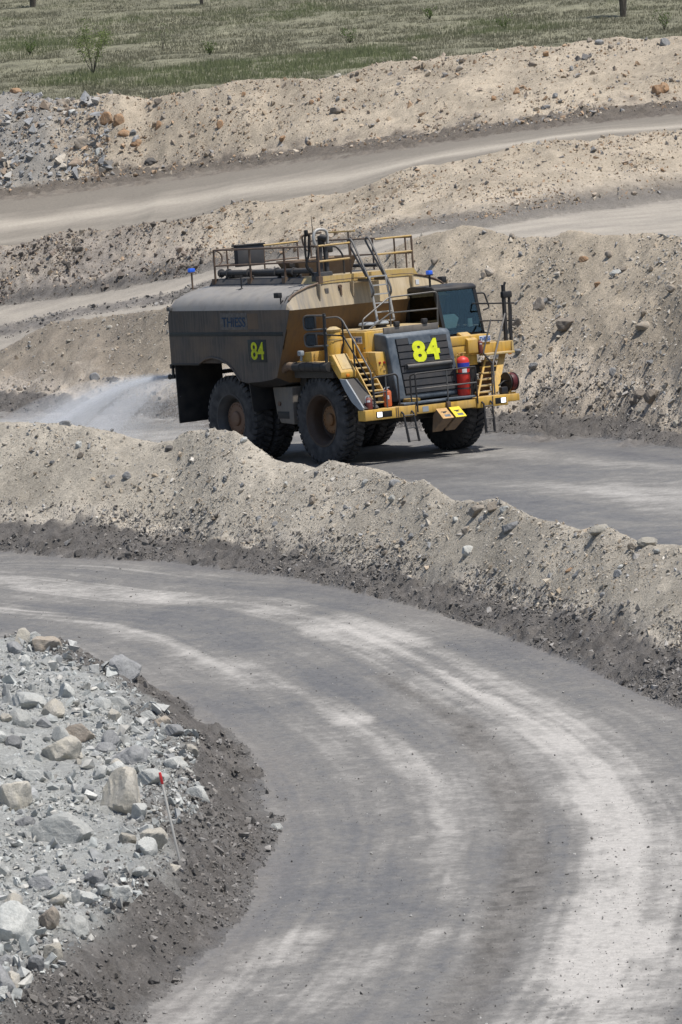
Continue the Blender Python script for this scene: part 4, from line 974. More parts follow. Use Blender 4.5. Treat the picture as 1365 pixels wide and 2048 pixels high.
for j in range(6):
    u = (j + .9) / 6.4; y = 2.60 - .94 * u; x = 1.52 + .70 * u; z = 2.86 - 1.16 * u
    MB().box(x - .22, x - .001, y, y + .52, z - .025, z + .02, .006).build('tread', M['yellow_dusty'], sso)
    MB().box(x - .22, x - .20, y, y + .52, z - .16, z - .03).build('riser', M['rust'], sso)
# corner rails on the left deck
cr = MB().tube([(1.3, 3.55, 3.22), (1.3, 3.58, 4.92)], .065, 8).build('corner_post', M['black_steel'], truck)
MB().tube([(1.3, 3.74, 3.22), (1.3, 3.78, 4.62)], .045, 7).tube([(1.2, 3.85, 3.1), (1.2, 3.9, 4.3)], .03, 7).tube([(1.42, 3.72, 2.9), (1.36, 3.66, 3.6), (1.36, 3.72, 4.3)], .03, 7, True, .1).tube([(1.3, 3.62, 4.9), (1.3, 3.66, 5.0)], .04, 6).box(1.22, 1.38, 3.5, 3.85, 4.52, 4.72, .03).build('mirror_bracket', M['black_steel'], cr)
rail('handrail', [(.8, 2.75, 4.42), (1.3, 3.0, 4.40), (1.3, 3.95, 4.34)], 'black_steel', cr, .026); rail('handrail', [(.9, 2.9, 3.87), (1.3, 3.1, 3.87), (1.3, 3.95, 3.80)], 'black_steel', cr, .022)
MB().tube([(1.40, 3.50, 4.05), (2.14, 2.36, 2.62), (2.30, 2.23, 1.70)], .028, 7, True, .08).build('stair_handrail', M['rail_steel'], cr)
MB().tube([(1.30, 3.02, 3.9), (1.95, 2.16, 2.95), (2.12, 2.36, 2.62)], .026, 7, True, .08).tube([(2.28, 2.16, 1.68), (2.14, 2.30, 2.6)], .024, 7).build('stair_handrail', M['black_steel'], cr)

# --- bumper, lamps, guards
bp = MB().box(2.12, 2.50, -2.76, -.86, 1.355, 1.675, .025).build('bumper', M['yellow'], truck)
MB().box(2.10, 2.46, -.858, 1.40, 1.39, 1.64, .02).build('bumper_centre', M['yellow'], bp)
MB().box(2.12, 2.50, 1.402, 2.57, 1.355, 1.68, .025).build('bumper_end', M['yellow'], bp)
MB().box(2.16, 2.44, 2.572, 3.06, 1.44, 1.66, .02).build('bumper_step', M['yellow'], bp)
MB().box(1.55, 2.30, -.85, 1.38, 1.642, 1.70, .01).build('walkway', M['slate'], bp)
MB().box(2.15, 2.48, -1.30, 1.39, 1.69, 1.76, .02).build('walkway_edge', M['shroud'], bp)
MB().box(2.0, 2.4, -1.0, -.62, 1.762, 1.86, .02).build('step_block', M['yellow'], bp)
for (y0, y1, ly) in ((-2.36, -1.78, -2.24), (2.08, 2.50, 2.38)):
    hl = MB().box(2.497, 2.506, y0, y1, 1.42, 1.60, .003).build('headlight', M['black_ink'], bp)
    MB().box(2.507, 2.53, ly - .085, ly + .085, 1.44, 1.585, .012).build('lens', M['white_lens'], hl)
for y in (-1.62, -1.55, 1.98, -.9): MB().box(2.501, 2.515, y - .012, y + .012, 1.37, 1.67).build('seam', M['rail_rust'], bp)
MB().box(2.461, 2.468, -.62, -.40, 1.44, 1.60).build('sensor_plate', M['grey_guard'], bp)
fg = MB().tube([(2.52, -.84, 1.45), (2.52, -.86, 2.60), (2.52, 1.40, 2.62), (2.50, 1.42, 1.50)], .026, 7, True, .06).build('front_guardrail', M['black_steel'], truck)
MB().tube([(2.40, -.96, 1.72), (2.40, -.96, 2.56), (2.50, -.86, 2.60)], .026, 7, True, .06).build('inner_post', M['black_steel'], fg); MB().tube([(2.40, 1.30, 1.72), (2.40, 1.30, 2.56), (2.50, 1.38, 2.6)], .028, 7, True, .06).build('inner_post', M['black_steel'], fg)
rail('mid_rail', [(2.52, -.85, 2.14), (2.52, 1.41, 2.14)], 'rail_steel', fg, .024); rail('post', [(2.52, .31, 1.60), (2.52, .31, 2.61)], 'rail_steel', fg, .024)
MB().box(2.46, 2.56, .24, .38, 1.45, 1.66, .02).build('latch', M['rail_rust'], fg)
g2 = MB().tube([(2.40, -2.32, 1.68), (2.40, -2.32, 2.62), (2.40, -1.50, 2.66), (2.40, -1.42, 2.58), (2.40, -1.40, 1.72)], .028, 7, True, .07).build('side_guardrail', M['black_steel'], truck)
rail('mid_rail', [(2.40, -2.32, 2.15), (2.40, -1.86, 2.17)], 'rail_steel', g2, .022); rail('post', [(2.40, -1.86, 1.68), (2.40, -1.86, 2.64)], 'rail_steel', g2, .024)
for (y0, y1, zt_, sk) in ((-1.42, -1.05, 1.50, .13), (1.58, 1.90, 1.52, .01)):
    ll = MB()
    for y in (y0, y1): ll.tube([(2.52, y - .03, zt_ + .02), (2.58, y, zt_ - .05), (2.60, y + sk * .4, 1.05), (2.60, y + sk * .5, 1.0), (2.60, y + sk, .60)], [.032, .032, .032, .042, .042], 8)
    lo = ll.build('boarding_ladder', M['black_steel'], truck)
    for z in (1.40, 1.02, .63):
        o_ = sk * (1.45 - z) / .85; rail('rung', [(2.60, y0 + o_, z), (2.60, y1 + o_, z)], 'rail_steel', lo, .02)
# hose reel
hl = MB().box(2.1, 2.22, 2.82, 2.94, 1.66, 2.30, .02).box(2.05, 2.28, 2.7, 3.05, 1.662, 1.70).build('hose_reel', M['yellow'], truck)
for y, r_ in ((2.78, .30), (3.06, .28)): MB().lathe([(.0001, 0), (r_, 0), (r_, .03), (.0001, .03)], (2.16, y, 2.02), 'y', 24).build('flange', M['black_steel'], hl)
MB().lathe([(.10, -.09), (.26, -.085), (.285, 0), (.26, .085), (.10, .09)], (2.16, 2.97, 2.02), 'y', 24).build('hose', M['hose_red'], hl)
MB().tube([(2.3, 2.4, 1.95), (2.3, 2.62, 2.08), (2.25, 2.78, 2.05)], .025, 6, True, .06).build('hose_end', M['black_ink'], hl)
MB().box(2.25, 2.42, 2.42, 2.66, 1.685, 1.90, .03).build('pump_box', M['black_steel'], hl)

# --- mud flaps, fuel tank, rear pipework
for s in (-1, 1):
    MB().prism([(s * 3.0, 3.06), (s * 1.25, 3.06), (s * 1.25, 1.22), (s * 2.98, 1.20)], -7.26, -7.22, 'x').build('mud_flap', M['black_steel'], truck)
    MB().prism([(s * 2.98, 2.55), (s * 1.25, 2.55), (s * 1.25, 1.65), (s * 2.9, 1.60)], -3.22, -3.18, 'x').build('mud_flap', M['black_steel'], truck)
ft = MB().prism([(-2.66, 2.32), (-1.60, 2.34), (-1.62, 1.18), (-2.34, 1.22), (-2.52, 1.5)], -2.50, -1.35, 'y', .04).build('fuel_tank', M['grey_box'], truck)
MB().box(-2.45, -1.85, -2.512, -2.49, 1.36, 1.58, .004).build('vent_panel', M['black_steel'], ft)
MB().tube([(-2.32, -2.49, 1.82), (-2.32, -2.53, 1.82)], .07, 12).build('filler_cap', M['rail_rust'], ft)
MB().box(-1.6, -1.25, -2.2, 2.2, 1.2, 2.6, .03).build('bulkhead', M['mud_dark'], truck)
MB().prism([(1.0, 2.3), (2.3, 2.3), (2.3, 1.2), (1.0, 1.3)], -2.6, -1.6, 'x', .03).build('hydraulic_tank', M['grey_box'], truck)
sp_ = MB().tube([(-7.45, -3.0, 2.66), (-7.45, 3.0, 2.66)], .07, 10)
sp_ = sp_.build('spray_bar', M['mud_dark'], truck)
for y in (-2.98, -1.8, -.6, .6, 1.8, 2.98): MB().lathe([(.05, 0), (.09, -.1), (.05, -.14)], (-7.50, y, 2.66), 'x', 10).build('spray_head', M['black_steel'], sp_)
MB().box(-7.48, -7.36, -3.05, -2.85, 2.92, 3.06, .02).box(-7.45, -7.37, -3.0, -2.94, 2.6, 2.95).build('bracket', M['black_steel'], sp_)

# --- things the truck carries: extinguishers and wheel chocks
def extinguisher(x, y, z, r, h, mat, label, band_=False, neck='brass', lab=None):
    e_ = empty('fire_extinguisher'); e_.matrix_world = TM @ Matrix.Translation((x, y, z))
    tag(e_, label, 'fire extinguisher')
    MB().lathe([(.0001, 0), (r * .9, 0), (r, .03), (r, h - r * .6), (r * .85, h - r * .25), (r * .45, h), (r * .25, h + .02), (.0001, h + .02)], (0, 0, 0), 'z', 24).build('cylinder', M[mat], e_)
    v_ = MB().tube([(0, 0, h), (0, 0, h + r * .55)], r * .22, 8).tube([(0, -r * .7, h + r * .5), (0, r * .7, h + r * .55)], r * .12, 6)
    v_.tube([(0, -r * .6, h + r * .45), (.02, -r * 1.2, h + r * .2), (.02, -r * 1.15, h * .6)], r * .1, 6, True, .1)
    v_.build('valve', M[neck], e_)
    if band_:
        MB().lathe([(r + .003, 0), (r + .003, .18)], (0, 0, h - .36), 'z', 24).build('blue_band', M['blue_band'], e_)
        for zz in (h * .56, h * .17): MB().lathe([(r + .012, 0), (r + .012, .04)], (0, 0, zz), 'z', 24).build('strap', M['slate'], e_)
    if lab:
        a0, a1, z0, z1 = lab; k_ = 6; vs = []
        for j in range(k_ + 1):
            a = a0 + (a1 - a0) * j / k_
            vs += [((r + .005) * math.cos(a), (r + .005) * math.sin(a), z0), ((r + .005) * math.cos(a), (r + .005) * math.sin(a), z1)]
        MB().add(vs, [(2 * j, 2 * j + 2, 2 * j + 3, 2 * j + 1) for j in range(k_)]).build('paper_label', M['white_decal'], e_, 40, False)
    return e_
extinguisher(2.16, 1.20, 1.765, .205, 1.17, 'red_paint', 'tall red fire extinguisher with a blue band beside the grille', True, 'brass', (-.75, -.05, .66, .86))
extinguisher(2.16, -1.66, 1.70, .12, .50, 'orange_paint', 'orange fire extinguisher at the foot of the stair left of the grille', False, 'grey_guard', (-.9, -.2, .22, .34))
extinguisher(2.30, -2.46, 1.685, .11, .34, 'red_dull', 'small grimy red fire extinguisher at the left end of the bumper', False, 'grey_guard', (-1.1, -.2, .22, .28))
extinguisher(1.585, 2.34, 2.93, .075, .38, 'red_dull', 'small dark red fire extinguisher below the cab windscreen', False, 'black_ink', (-.8, .2, .28, .31))
def chock(y, mat, label):
    e_ = empty('wheel_chock'); e_.matrix_world = TM @ Matrix.Translation((2.47, y, .78)); tag(e_, label, 'wheel chock')
    # wedge: narrow foot below, bright sloping end on top
    bo = MB(); w0 = .19
    b0 = [(.0, -w0 - .12, .0), (.0, w0 - .12, .0), (.42, w0 - .05, .46), (.42, -w0 - .05, .46), (.20, -w0 + .03, .70), (.20, w0 + .03, .70), (-.02, w0 - .04, .35), (-.02, -w0 - .04, .35)]
    v = [(0.0, -.30, .02), (0.0, .06, .02), (.36, .24, .40), (.36, -.14, .40), (.10, .17, .68), (.10, -.19, .68), (-.0, .10, .5), (0, -.24, .5)]
    bo.add(v, [(0, 1, 2, 3), (3, 2, 4, 5), (5, 4, 6, 7), (7, 6, 1, 0), (0, 3, 5, 7), (1, 6, 4, 2)]).build('wedge', M['hopper'], e_, 0)
    a, b, c, d = (Vector(p) for p in ((.375, -.15, .405), (.375, .25, .405), (.105, .18, .70), (.105, -.20, .70)))
    nn = (b - a).cross(d - a).normalized() * .02
    top_ = MB().add([a, b, c, d, a + nn, b + nn, c + nn, d + nn], BF).build('end_face', M[mat], e_, 0)
    def onface(u, v_): return a * (1 - u) * (1 - v_) + b * u * (1 - v_) + c * u * v_ + d * (1 - u) * v_
    for (u0, u1, v0, v1, mt) in ((.22, .78, .60, .68, 'black_ink'), (.35, .62, .50, .60, 'black_ink'), (.32, .85, .14, .36, 'shroud')):
        q = [onface(u0, v0) + nn * 1.1, onface(u1, v0) + nn * 1.1, onface(u1, v1) + nn * 1.1, onface(u0, v1) + nn * 1.1]
        MB().add(q, [(0, 1, 2, 3)]).build('print', M[mt], top_, 0, False)
chock(-.02, 'chock_tan', 'tan wheel chock hung under the bumper, left of the bright yellow one')
chock(.46, 'chock_yellow', 'bright yellow wheel chock hung under the middle of the bumper')

# ================================================================== STONES AND BOULDERS
def hull_rock(npt, seed):
    r = np.random.default_rng(seed); bm = bmesh.new()
    for _ in range(npt):
        v = r.normal(size=3); v /= np.linalg.norm(v); v = np.sign(v) * np.abs(v) ** .7; v *= r.uniform(.75, 1.0) / max(np.abs(v).max(), .7)
        bm.verts.new(v * (.5, .5, .42))
    g = bmesh.ops.convex_hull(bm, input=bm.verts[:])
    bmesh.ops.delete(bm, geom=[v for v in bm.verts if not v.link_faces], context='VERTS')
    bmesh.ops.triangulate(bm, faces=bm.faces[:]); bm.verts.index_update()
    V = np.array([v.co[:] for v in bm.verts]); F = np.array([[v.index for v in f.verts] for f in bm.faces]); bm.free()
    return V, F
SMALL = [hull_rock(8, 100 + k) for k in range(10)]
def big_rock(seed):
    r = np.random.default_rng(seed)
    bm = bmesh.new(); bmesh.ops.create_icosphere(bm, subdivisions=4, radius=1.0)
    d = np.array([v.co[:] for v in bm.verts]); d /= np.linalg.norm(d, axis=1)[:, None]
    npl = r.integers(9, 15); nn = r.normal(size=(npl, 3)); nn /= np.linalg.norm(nn, axis=1)[:, None]; hh = r.uniform(.72, 1.0, npl)
    dots = d @ nn.T; rad = np.where(dots > .12, hh / np.maximum(dots, .12), 9).min(1); rad = np.minimum(rad, 1.25)
    P = d * rad[:, None]
    nz = fbm(P[:, 0] * 2.1 + P[:, 2] * 1.3 + seed, P[:, 1] * 2.1 - P[:, 2] * 1.7, seed, 4) * .22 + fbm(P[:, 0] * 7 + P[:, 2] * 5, P[:, 1] * 7 - P[:, 2] * 4, seed + 5, 2) * .07
    P = P + d * nz[:, None]; P /= (P.max(0) - P.min(0))
    P -= (P.max(0) + P.min(0)) / 2
    for v, p in zip(bm.verts, P): v.co = p
    me = bpy.data.meshes.new('rock'); bm.to_mesh(me); bm.free()
    me.polygons.foreach_set('use_smooth', [True] * len(me.polygons)); me.set_sharp_from_angle(angle=math.radians(28))
    return me
BIG = [big_rock(300 + k) for k in range(8)]
BIGM = {}
def big_mesh(k, mat):
    if (k, mat) not in BIGM:
        me = BIG[k].copy(); me.materials.append(M[mat]); BIGM[(k, mat)] = me
    return BIGM[(k, mat)]
# where a line of sight meets the ground
RD = np.concatenate([np.arange(54, 250, .25), np.arange(250, 420, 1.0)])
def hit(px, py):
    r = ray(px, py); P = CAM[None] + (RD / r[1])[:, None] * r[None]
    z, _, _ = ground(P[:, 0], P[:, 1]); b = np.where(P[:, 2] <= z)[0]
    return (P[b[0]] if len(b) else P[-1]), float(RD[b[0]] if len(b) else RD[-1])

# cells of the ground sheet, weighted by how large they look from the viewpoint
A_ = np.stack([GX, GY, GZ], -1)
e1 = A_[1:, :-1] - A_[:-1, :-1]; e2 = A_[:-1, 1:] - A_[:-1, :-1]
nn_ = np.cross(e2, e1); cen = (A_[:-1, :-1] + A_[1:, 1:]) / 2; vw = CAM - cen; dist_ = np.linalg.norm(vw, axis=-1)
PROJ = np.clip((nn_ * vw).sum(-1) / dist_ ** 3, 0, None); PROJ += .06 * np.linalg.norm(nn_, axis=-1) / dist_ ** 2
ucen = np.abs((U2[:-1, :-1] + U2[1:, 1:]) / 2)
CLUST = sst(-.16, .20, fbm(cen[..., 0] * .55, cen[..., 1] * .35, 161, 4, .6)) + .18
def sample(mask, n, r, pw=1.0):
    w_ = (PROJ * mask * CLUST).ravel(); w_ = w_ / w_.sum()
    c = r.choice(w_.size, n, p=w_); jj, ii = np.unravel_index(c, PROJ.shape)
    u, v = r.random(n), r.random(n)
    P = A_[jj, ii] * ((1 - u) * (1 - v))[:, None] + A_[jj + 1, ii] * (u * (1 - v))[:, None] + A_[jj, ii + 1] * ((1 - u) * v)[:, None] + A_[jj + 1, ii + 1] * (u * v)[:, None]
    return P
def rot_rand(n, r):
    q = r.normal(size=(n, 4)); q /= np.linalg.norm(q, axis=1)[:, None]; a, b, c, d = q.T
    return np.stack([np.stack([1 - 2 * (c * c + d * d), 2 * (b * c - a * d), 2 * (b * d + a * c)], -1), np.stack([2 * (b * c + a * d), 1 - 2 * (b * b + d * d), 2 * (c * d - a * b)], -1), np.stack([2 * (b * d - a * c), 2 * (c * d + a * b), 1 - 2 * (b * b + c * c)], -1)], 1)
def stones(name, mask, n, smin, smax, palette, label, seed, power=2.6, sink=.15):
    r = np.random.default_rng(seed); P = sample(mask, n, r)
    sz = smin * (1 - r.random(n) * (1 - (smin / smax) ** power)) ** (-1 / power)
    Rm = rot_rand(n, r); ax = r.uniform(.65, 1.25, (n, 3)); ax[:, 2] *= .8
    pal = np.array(palette); ci = r.integers(0, len(pal), n); colr = pal[ci] * r.uniform(.75, 1.25, n)[:, None]
    kv = r.integers(0, len(SMALL), n); Vs, Fs, Cs, b = [], [], [], 0
    for k, (V, F) in enumerate(SMALL):
        m = np.where(kv == k)[0]
        if not len(m): continue
        loc = V[None] * ax[m][:, None]; loc = np.einsum('nij,nvj->nvi', Rm[m], loc) * sz[m][:, None, None]
        loc[:, :, :] += P[m][:, None]; loc[:, :, 2] += (sz[m] * sink)[:, None]
        Vs.append(loc.reshape(-1, 3)); Fs.append((F[None] + (np.arange(len(m)) * len(V))[:, None, None]).reshape(-1, 3) + b); b += len(m) * len(V)
        Cs.append(np.repeat(colr[m], len(V), axis=0))
    C4 = np.concatenate([np.concatenate(Cs), np.ones((b, 1))], 1)
    return tag(link(name, np_mesh(name, np.concatenate(Vs), np.concatenate(Fs), 3, C4), M['stone']), label, 'stones', kind='stuff')
i = LI
scs = cs
tanp = [(.42, .37, .30), (.37, .34, .29), (.46, .42, .36), (.33, .31, .285), (.40, .33, .25), (.31, .31, .305), (.50, .47, .42)]
darkp = [(.155, .145, .134), (.185, .172, .158), (.135, .128, .12), (.23, .213, .196), (.29, .275, .258)]
rubp = [(.43, .44, .42), (.47, .47, .445), (.38, .39, .375), (.48, .465, .425), (.33, .335, .33), (.42, .435, .42), (.44, .44, .42)]
farp = [(.42, .34, .25), (.36, .30, .24), (.46, .40, .32), (.27, .26, .25), (.38, .27, .18)]
inw = ucen < .93
stones('berm_gravel', ((scs > i['2b'] - .1) & (scs < i['3c'])) * inw, 25000, .022, .20, tanp, 'loose tan and grey gravel on the near berm', 1, 2.2)
stones('windrow_clods', ((scs > i['2'] + .02) & (scs < i['2b'] + .25)) * inw, 15000, .03, .22, darkp, 'dark earth clods along the foot of the near berm', 2, 2.3)
stones('rubble_stones', (cdr > 1.4) * (scs < 0) * inw, 29000, .03, .34, rubp, 'pale grey broken stones of the rubble heap', 3, 1.9)
stones('edge_clods', ((cdr > .1) & (cdr < 2.2)) * (scs < 0) * inw, 11000, .025, .18, darkp, 'dark earth clods between rubble heap and road', 4, 2.2)
stones('bank_gravel', ((scs > i['4b'] - .1) & (scs < i['5c'])) * inw, 13000, .04, .28, tanp, 'loose stones on the bank behind the truck', 5, 2.2)
stones('bank_clods', ((scs > i['4']) & (scs < i['4b'] + .2)) * inw, 4000, .04, .22, darkp, 'dark clods along the foot of the bank behind the truck', 6, 2.3)
stones('slope_gravel', ((scs > i['6'] + .1) & (scs < i['7c'])) * inw, 8000, .05, .30, farp, 'loose stones on the sandy bank below the far road', 7, 2.3)
stones('far_gravel', ((scs > i['8'] + .3) & (scs < i['10'])) * inw, 10000, .06, .42, farp, 'loose stones on the far berm', 8, 2.2)
stones('road_pebbles', (scs < i['2']) * (cdr < .2) * inw, 9000, .014, .075, [(.15, .14, .13), (.22, .21, .20), (.34, .33, .31), (.10, .095, .09), (.42, .41, .39)], 'scattered pebbles on the foreground road', 9, 2.6)
xc = cen[..., 0]
stones('broken_rock', ((scs > i['8b'] - .3) & (scs < i['10'])) * (xc < -10.6) * inw, 4200, .09, .80, [(.32, .32, .315), (.37, .355, .33), (.29, .295, .30), (.38, .30, .23), (.43, .39, .33), (.35, .35, .345)], 'grey and rust broken rock at the left end of the far berm', 10, 2.0)
stones('torn_clods', ((scs > i['6']) & (scs < i['7c'])) * (xc < -5) * inw, 2500, .06, .45, [(.13, .115, .10), (.18, .155, .135), (.24, .20, .17)], 'dark torn earth clods on the left end of the sandy bank', 11, 2.2)
stones('track_clods', ((scs > i['5c'] + .34) & (scs < i['5c'] + .66)) * (xc < 1) * inw, 1800, .05, .25, darkp, 'dark ridge of clods along the dusty track', 12, 2.3)

def boulder(px, py, wpx, hpx, mat, label, k=None, cat='rock', rz=None, lift=.22, group=None, name='boulder'):
    P, d = hit(px, py + hpx * .25); sc = FPX / d
    wx, hz_ = wpx / sc, hpx / sc
    k = (int(px) * 7 + int(py)) % len(BIG) if k is None else k
    o = bpy.data.objects.new(name, big_mesh(k, mat)); COL.objects.link(o)
    o.scale = (wx, (wx + hz_) / 2 * .95, hz_ * 1.08); o.rotation_euler = (random.uniform(-.25, .25), random.uniform(-.2, .2), random.uniform(-.5, .5) if rz is None else rz)
    o.location = (P[0], P[1] + .1 * wx, P[2] + hz_ * lift); tag(o, label, cat, group)
    return o
B = boulder
B(250, 1592, 92, 118, 'rock_cream', 'largest cream boulder in the rubble heap, just left of the stake', 0)
B(130, 1668, 122, 84, 'rock_pale', 'broad pale grey boulder below left of the largest cream boulder', 1)
B(28, 1858, 95, 112, 'rock_pale', 'big pale boulder cut by the left edge near the bottom corner', 2)
B(34, 1597, 66, 66, 'rock_cream', 'rounded cream boulder at the left edge of the rubble heap', 3)
B(128, 1505, 80, 62, 'rock_cream', 'cream wedge-shaped rock above the broad pale boulder', 4)
B(56, 1408, 82, 46, 'rock_pale', 'flat pale slab near the upper left of the rubble heap', 5)
B(38, 1442, 54, 50, 'rock_pale', 'grey rock just below the flat pale slab', 6)
B(262, 1517, 72, 52, 'rock_slate', 'dark slate-grey rock above the largest cream boulder', 7)
B(212, 1500, 46, 32, 'rock_slate', 'small dark rock left of the slate-grey rock', 2)
B(160, 1472, 66, 48, 'rock_brown', 'brown-grey rock between the flat pale slab and the slate-grey rock', 1)
B(310, 1680, 58, 42, 'rock_cream', 'cream rock at the left of the stake foot', 3)
B(396, 1597, 58, 50, 'rock_pale', 'pale rock standing alone to the right of the stake', 0)
B(350, 1745, 52, 36, 'rock_cream', 'sloping cream rock at the very foot of the stake', 6)
B(303, 1556, 54, 36, 'rock_pale', 'pale rock touching the right side of the largest cream boulder', 5)
B(102, 1842, 40, 58, 'rock_brown', 'brown banded rock right of the big boulder at the left edge', 4)
B(148, 1858, 66, 52, 'rock_pale', 'pale leaning slab right of the brown banded rock', 7)
B(88, 1770, 62, 34, 'rock_slate', 'dark flat rock in the lower half of the rubble heap', 1)
B(94, 1292, 62, 34, 'rock_tan', 'tan ledge of rock on the top edge of the rubble heap', 3)
B(28, 1486, 38, 32, 'rock_slate', 'small dark rock at the left edge below the grey rocks', 2)
B(236, 1410, 54, 34, 'rock_pale', 'pale block near the upper right of the rubble heap', 0)
B(205, 1412, 40, 40, 'rock_pale', 'rounded pale rock left of the pale block', 6)
B(322, 1450, 44, 32, 'rock_tan', 'tan rock at the upper right rim of the rubble heap', 4)
B(350, 1462, 40, 26, 'rock_slate', 'grey rock on the dark edge beside the tan rim rock', 5)
B(230, 1540, 46, 34, 'rock_pale', 'pale rock above the left shoulder of the largest cream boulder', 7)
B(70, 1555, 50, 30, 'rock_pale', 'low pale rock above the rounded cream boulder', 1)
B(120, 1800, 58, 30, 'rock_pale', 'long pale rock above the leaning slab', 2)
B(240, 1790, 56, 34, 'rock_pale', 'pale rock low in the heap, near the dark edge', 3)
B(552, 1656, 28, 22, 'rock_pale', 'lone pale stone on the inner edge of the curving road', 6)
B(310, 1962, 26, 20, 'rock_dark', 'dark clod near the bottom end of the road edge', 2)
# near berm
B(1025, 1056, 44, 24, 'rock_slate', 'grey angular rock below the crest of the near berm, right half', 4)
B(938, 1103, 32, 24, 'rock_pale', 'pale grey rock in the middle of the near berm face', 1)
B(958, 1022, 46, 24, 'rock_tan', 'tan slab on the crest of the near berm', 5)
B(990, 1014, 34, 22, 'rock_tan', 'tan rock right of the tan slab on the crest', 0)
B(1010, 1020, 20, 14, 'rock_pale', 'small pale rock beside the tan crest rocks', 3)
B(962, 1058, 18, 20, 'rock_cream', 'small cream block below the tan slab', 7)
B(1296, 1084, 44, 20, 'rock_cream', 'cream rock on the right end of the berm crest', 2)
B(1200, 1060, 46, 22, 'rock_cream', 'low pale slab on the berm crest at the right', 6)
B(792, 968, 30, 18, 'rock_slate', 'grey stone under the crest of the near berm, centre', 1)
B(540, 1004, 26, 16, 'rock_pale', 'pale flake on the near berm below the front wheel', 5)
B(590, 990, 16, 16, 'rock_slate', 'small bluish stone on the near berm', 7)
B(226, 960, 20, 20, 'rock_slate', 'grey stone half way up the left part of the near berm', 4)
B(340, 898, 20, 16, 'rock_dark', 'dark stone near the top of the near berm, left of the wheels', 2)
B(132, 850, 28, 16, 'rock_slate', 'grey stone on the left crest of the near berm', 3)
B(1238, 1148, 22, 18, 'rock_slate', 'grey stone on the right part of the near berm', 0)
B(1145, 1142, 30, 14, 'rock_rust', 'reddish flat stone on the right part of the near berm', 6)
for q, (x_, y_, s_) in enumerate(((160, 1110, 22), (391, 1126, 15), (475, 1136, 16), (258, 1112, 16))):
    B(x_, y_, s_, s_ * .85, 'rock_dark', ['leftmost', 'third from left', 'rightmost', 'second from left'][q] + ' of the four dark clods at the near berm foot', q % 8, 'clod', None, .3, 'dark clods at the foot of the near berm', 'earth_clod')
# bank behind the truck
B(1135, 656, 46, 24, 'rock_brown', 'brown boulder jutting out of the bank right of the truck, with a dark shadow', 3, 'rock', 0, .5)
B(1082, 612, 28, 36, 'rock_brown', 'upright brown rock on the bank left of the jutting boulder', 0)
B(1170, 520, 24, 15, 'rock_rust', 'ochre stone near the top of the bank right of the cab', 5)
B(1236, 546, 34, 14, 'rock_pale', 'flat grey stone near the top of the bank at the right', 2)
B(1292, 658, 42, 20, 'rock_tan', 'tan ledge on the right of the bank behind the truck', 6, 'rock', 0, .45)
B(1228, 745, 18, 20, 'rock_slate', 'bluish stone low on the bank right of the truck', 1)
B(1305, 792, 30, 28, 'rock_brown', 'half buried brown rock low on the bank at the right edge', 4)
B(1306, 725, 26, 14, 'rock_slate', 'grey stone in the middle of the bank at the right edge', 7)
B(1196, 570, 14, 12, 'rock_rust', 'small orange stone on the bank above the jutting boulder', 3)
B(230, 762, 22, 16, 'rock_dark', 'dark stone on the bank left of the tank', 2)
B(220, 655, 14, 10, 'rock_cream', 'small cream stone at the top of the bank left of the tank', 6)
B(190, 755, 20, 20, 'rock_slate', 'grey lump low on the bank above the spray', 0)
# far slopes
B(215, 238, 28, 30, 'rock_rust', 'left of two rust-brown boulders on the far broken rock', 0)
B(238, 244, 24, 32, 'rock_rust', 'right of two rust-brown boulders on the far broken rock', 4)
B(128, 208, 30, 20, 'rock_tan', 'tan rock on the crest of the far broken rock', 3)
B(32, 184, 26, 16, 'rock_rust', 'rust rock on the far crest near the left edge', 5)
B(166, 288, 34, 32, 'rock_tan', 'tan-brown block on the face of the far broken rock', 1)
B(250, 268, 30, 18, 'rock_rust', 'flat reddish rock below the two rust-brown boulders', 6)
B(274, 288, 26, 18, 'rock_rust', 'reddish rock near the foot of the far broken rock', 7)
B(306, 325, 34, 20, 'rock_dark', 'dark clod at the foot of the far broken rock beside the far road', 2)
B(200, 305, 18, 20, 'rock_pale', 'pale stone on the lower face of the far broken rock', 0)
B(145, 226, 22, 14, 'rock_pale', 'pale grey slab below the far crest', 5)
B(1330, 86, 20, 20, 'rock_slate', 'grey block on the far crest at the right edge', 1)
B(1320, 182, 30, 24, 'rock_rust', 'ochre rock low on the far berm at the right edge', 3)
B(1092, 216, 20, 12, 'rock_slate', 'dark bluish stone at the foot of the far berm, right half', 4)
B(1034, 185, 16, 12, 'rock_rust', 'small rust stone on the face of the far berm', 6)
B(676, 152, 16, 12, 'rock_cream', 'small pale stone on the middle of the far crest', 7)
B(830, 118, 14, 10, 'rock_tan', 'small tan stone on the far crest right of the middle', 2)

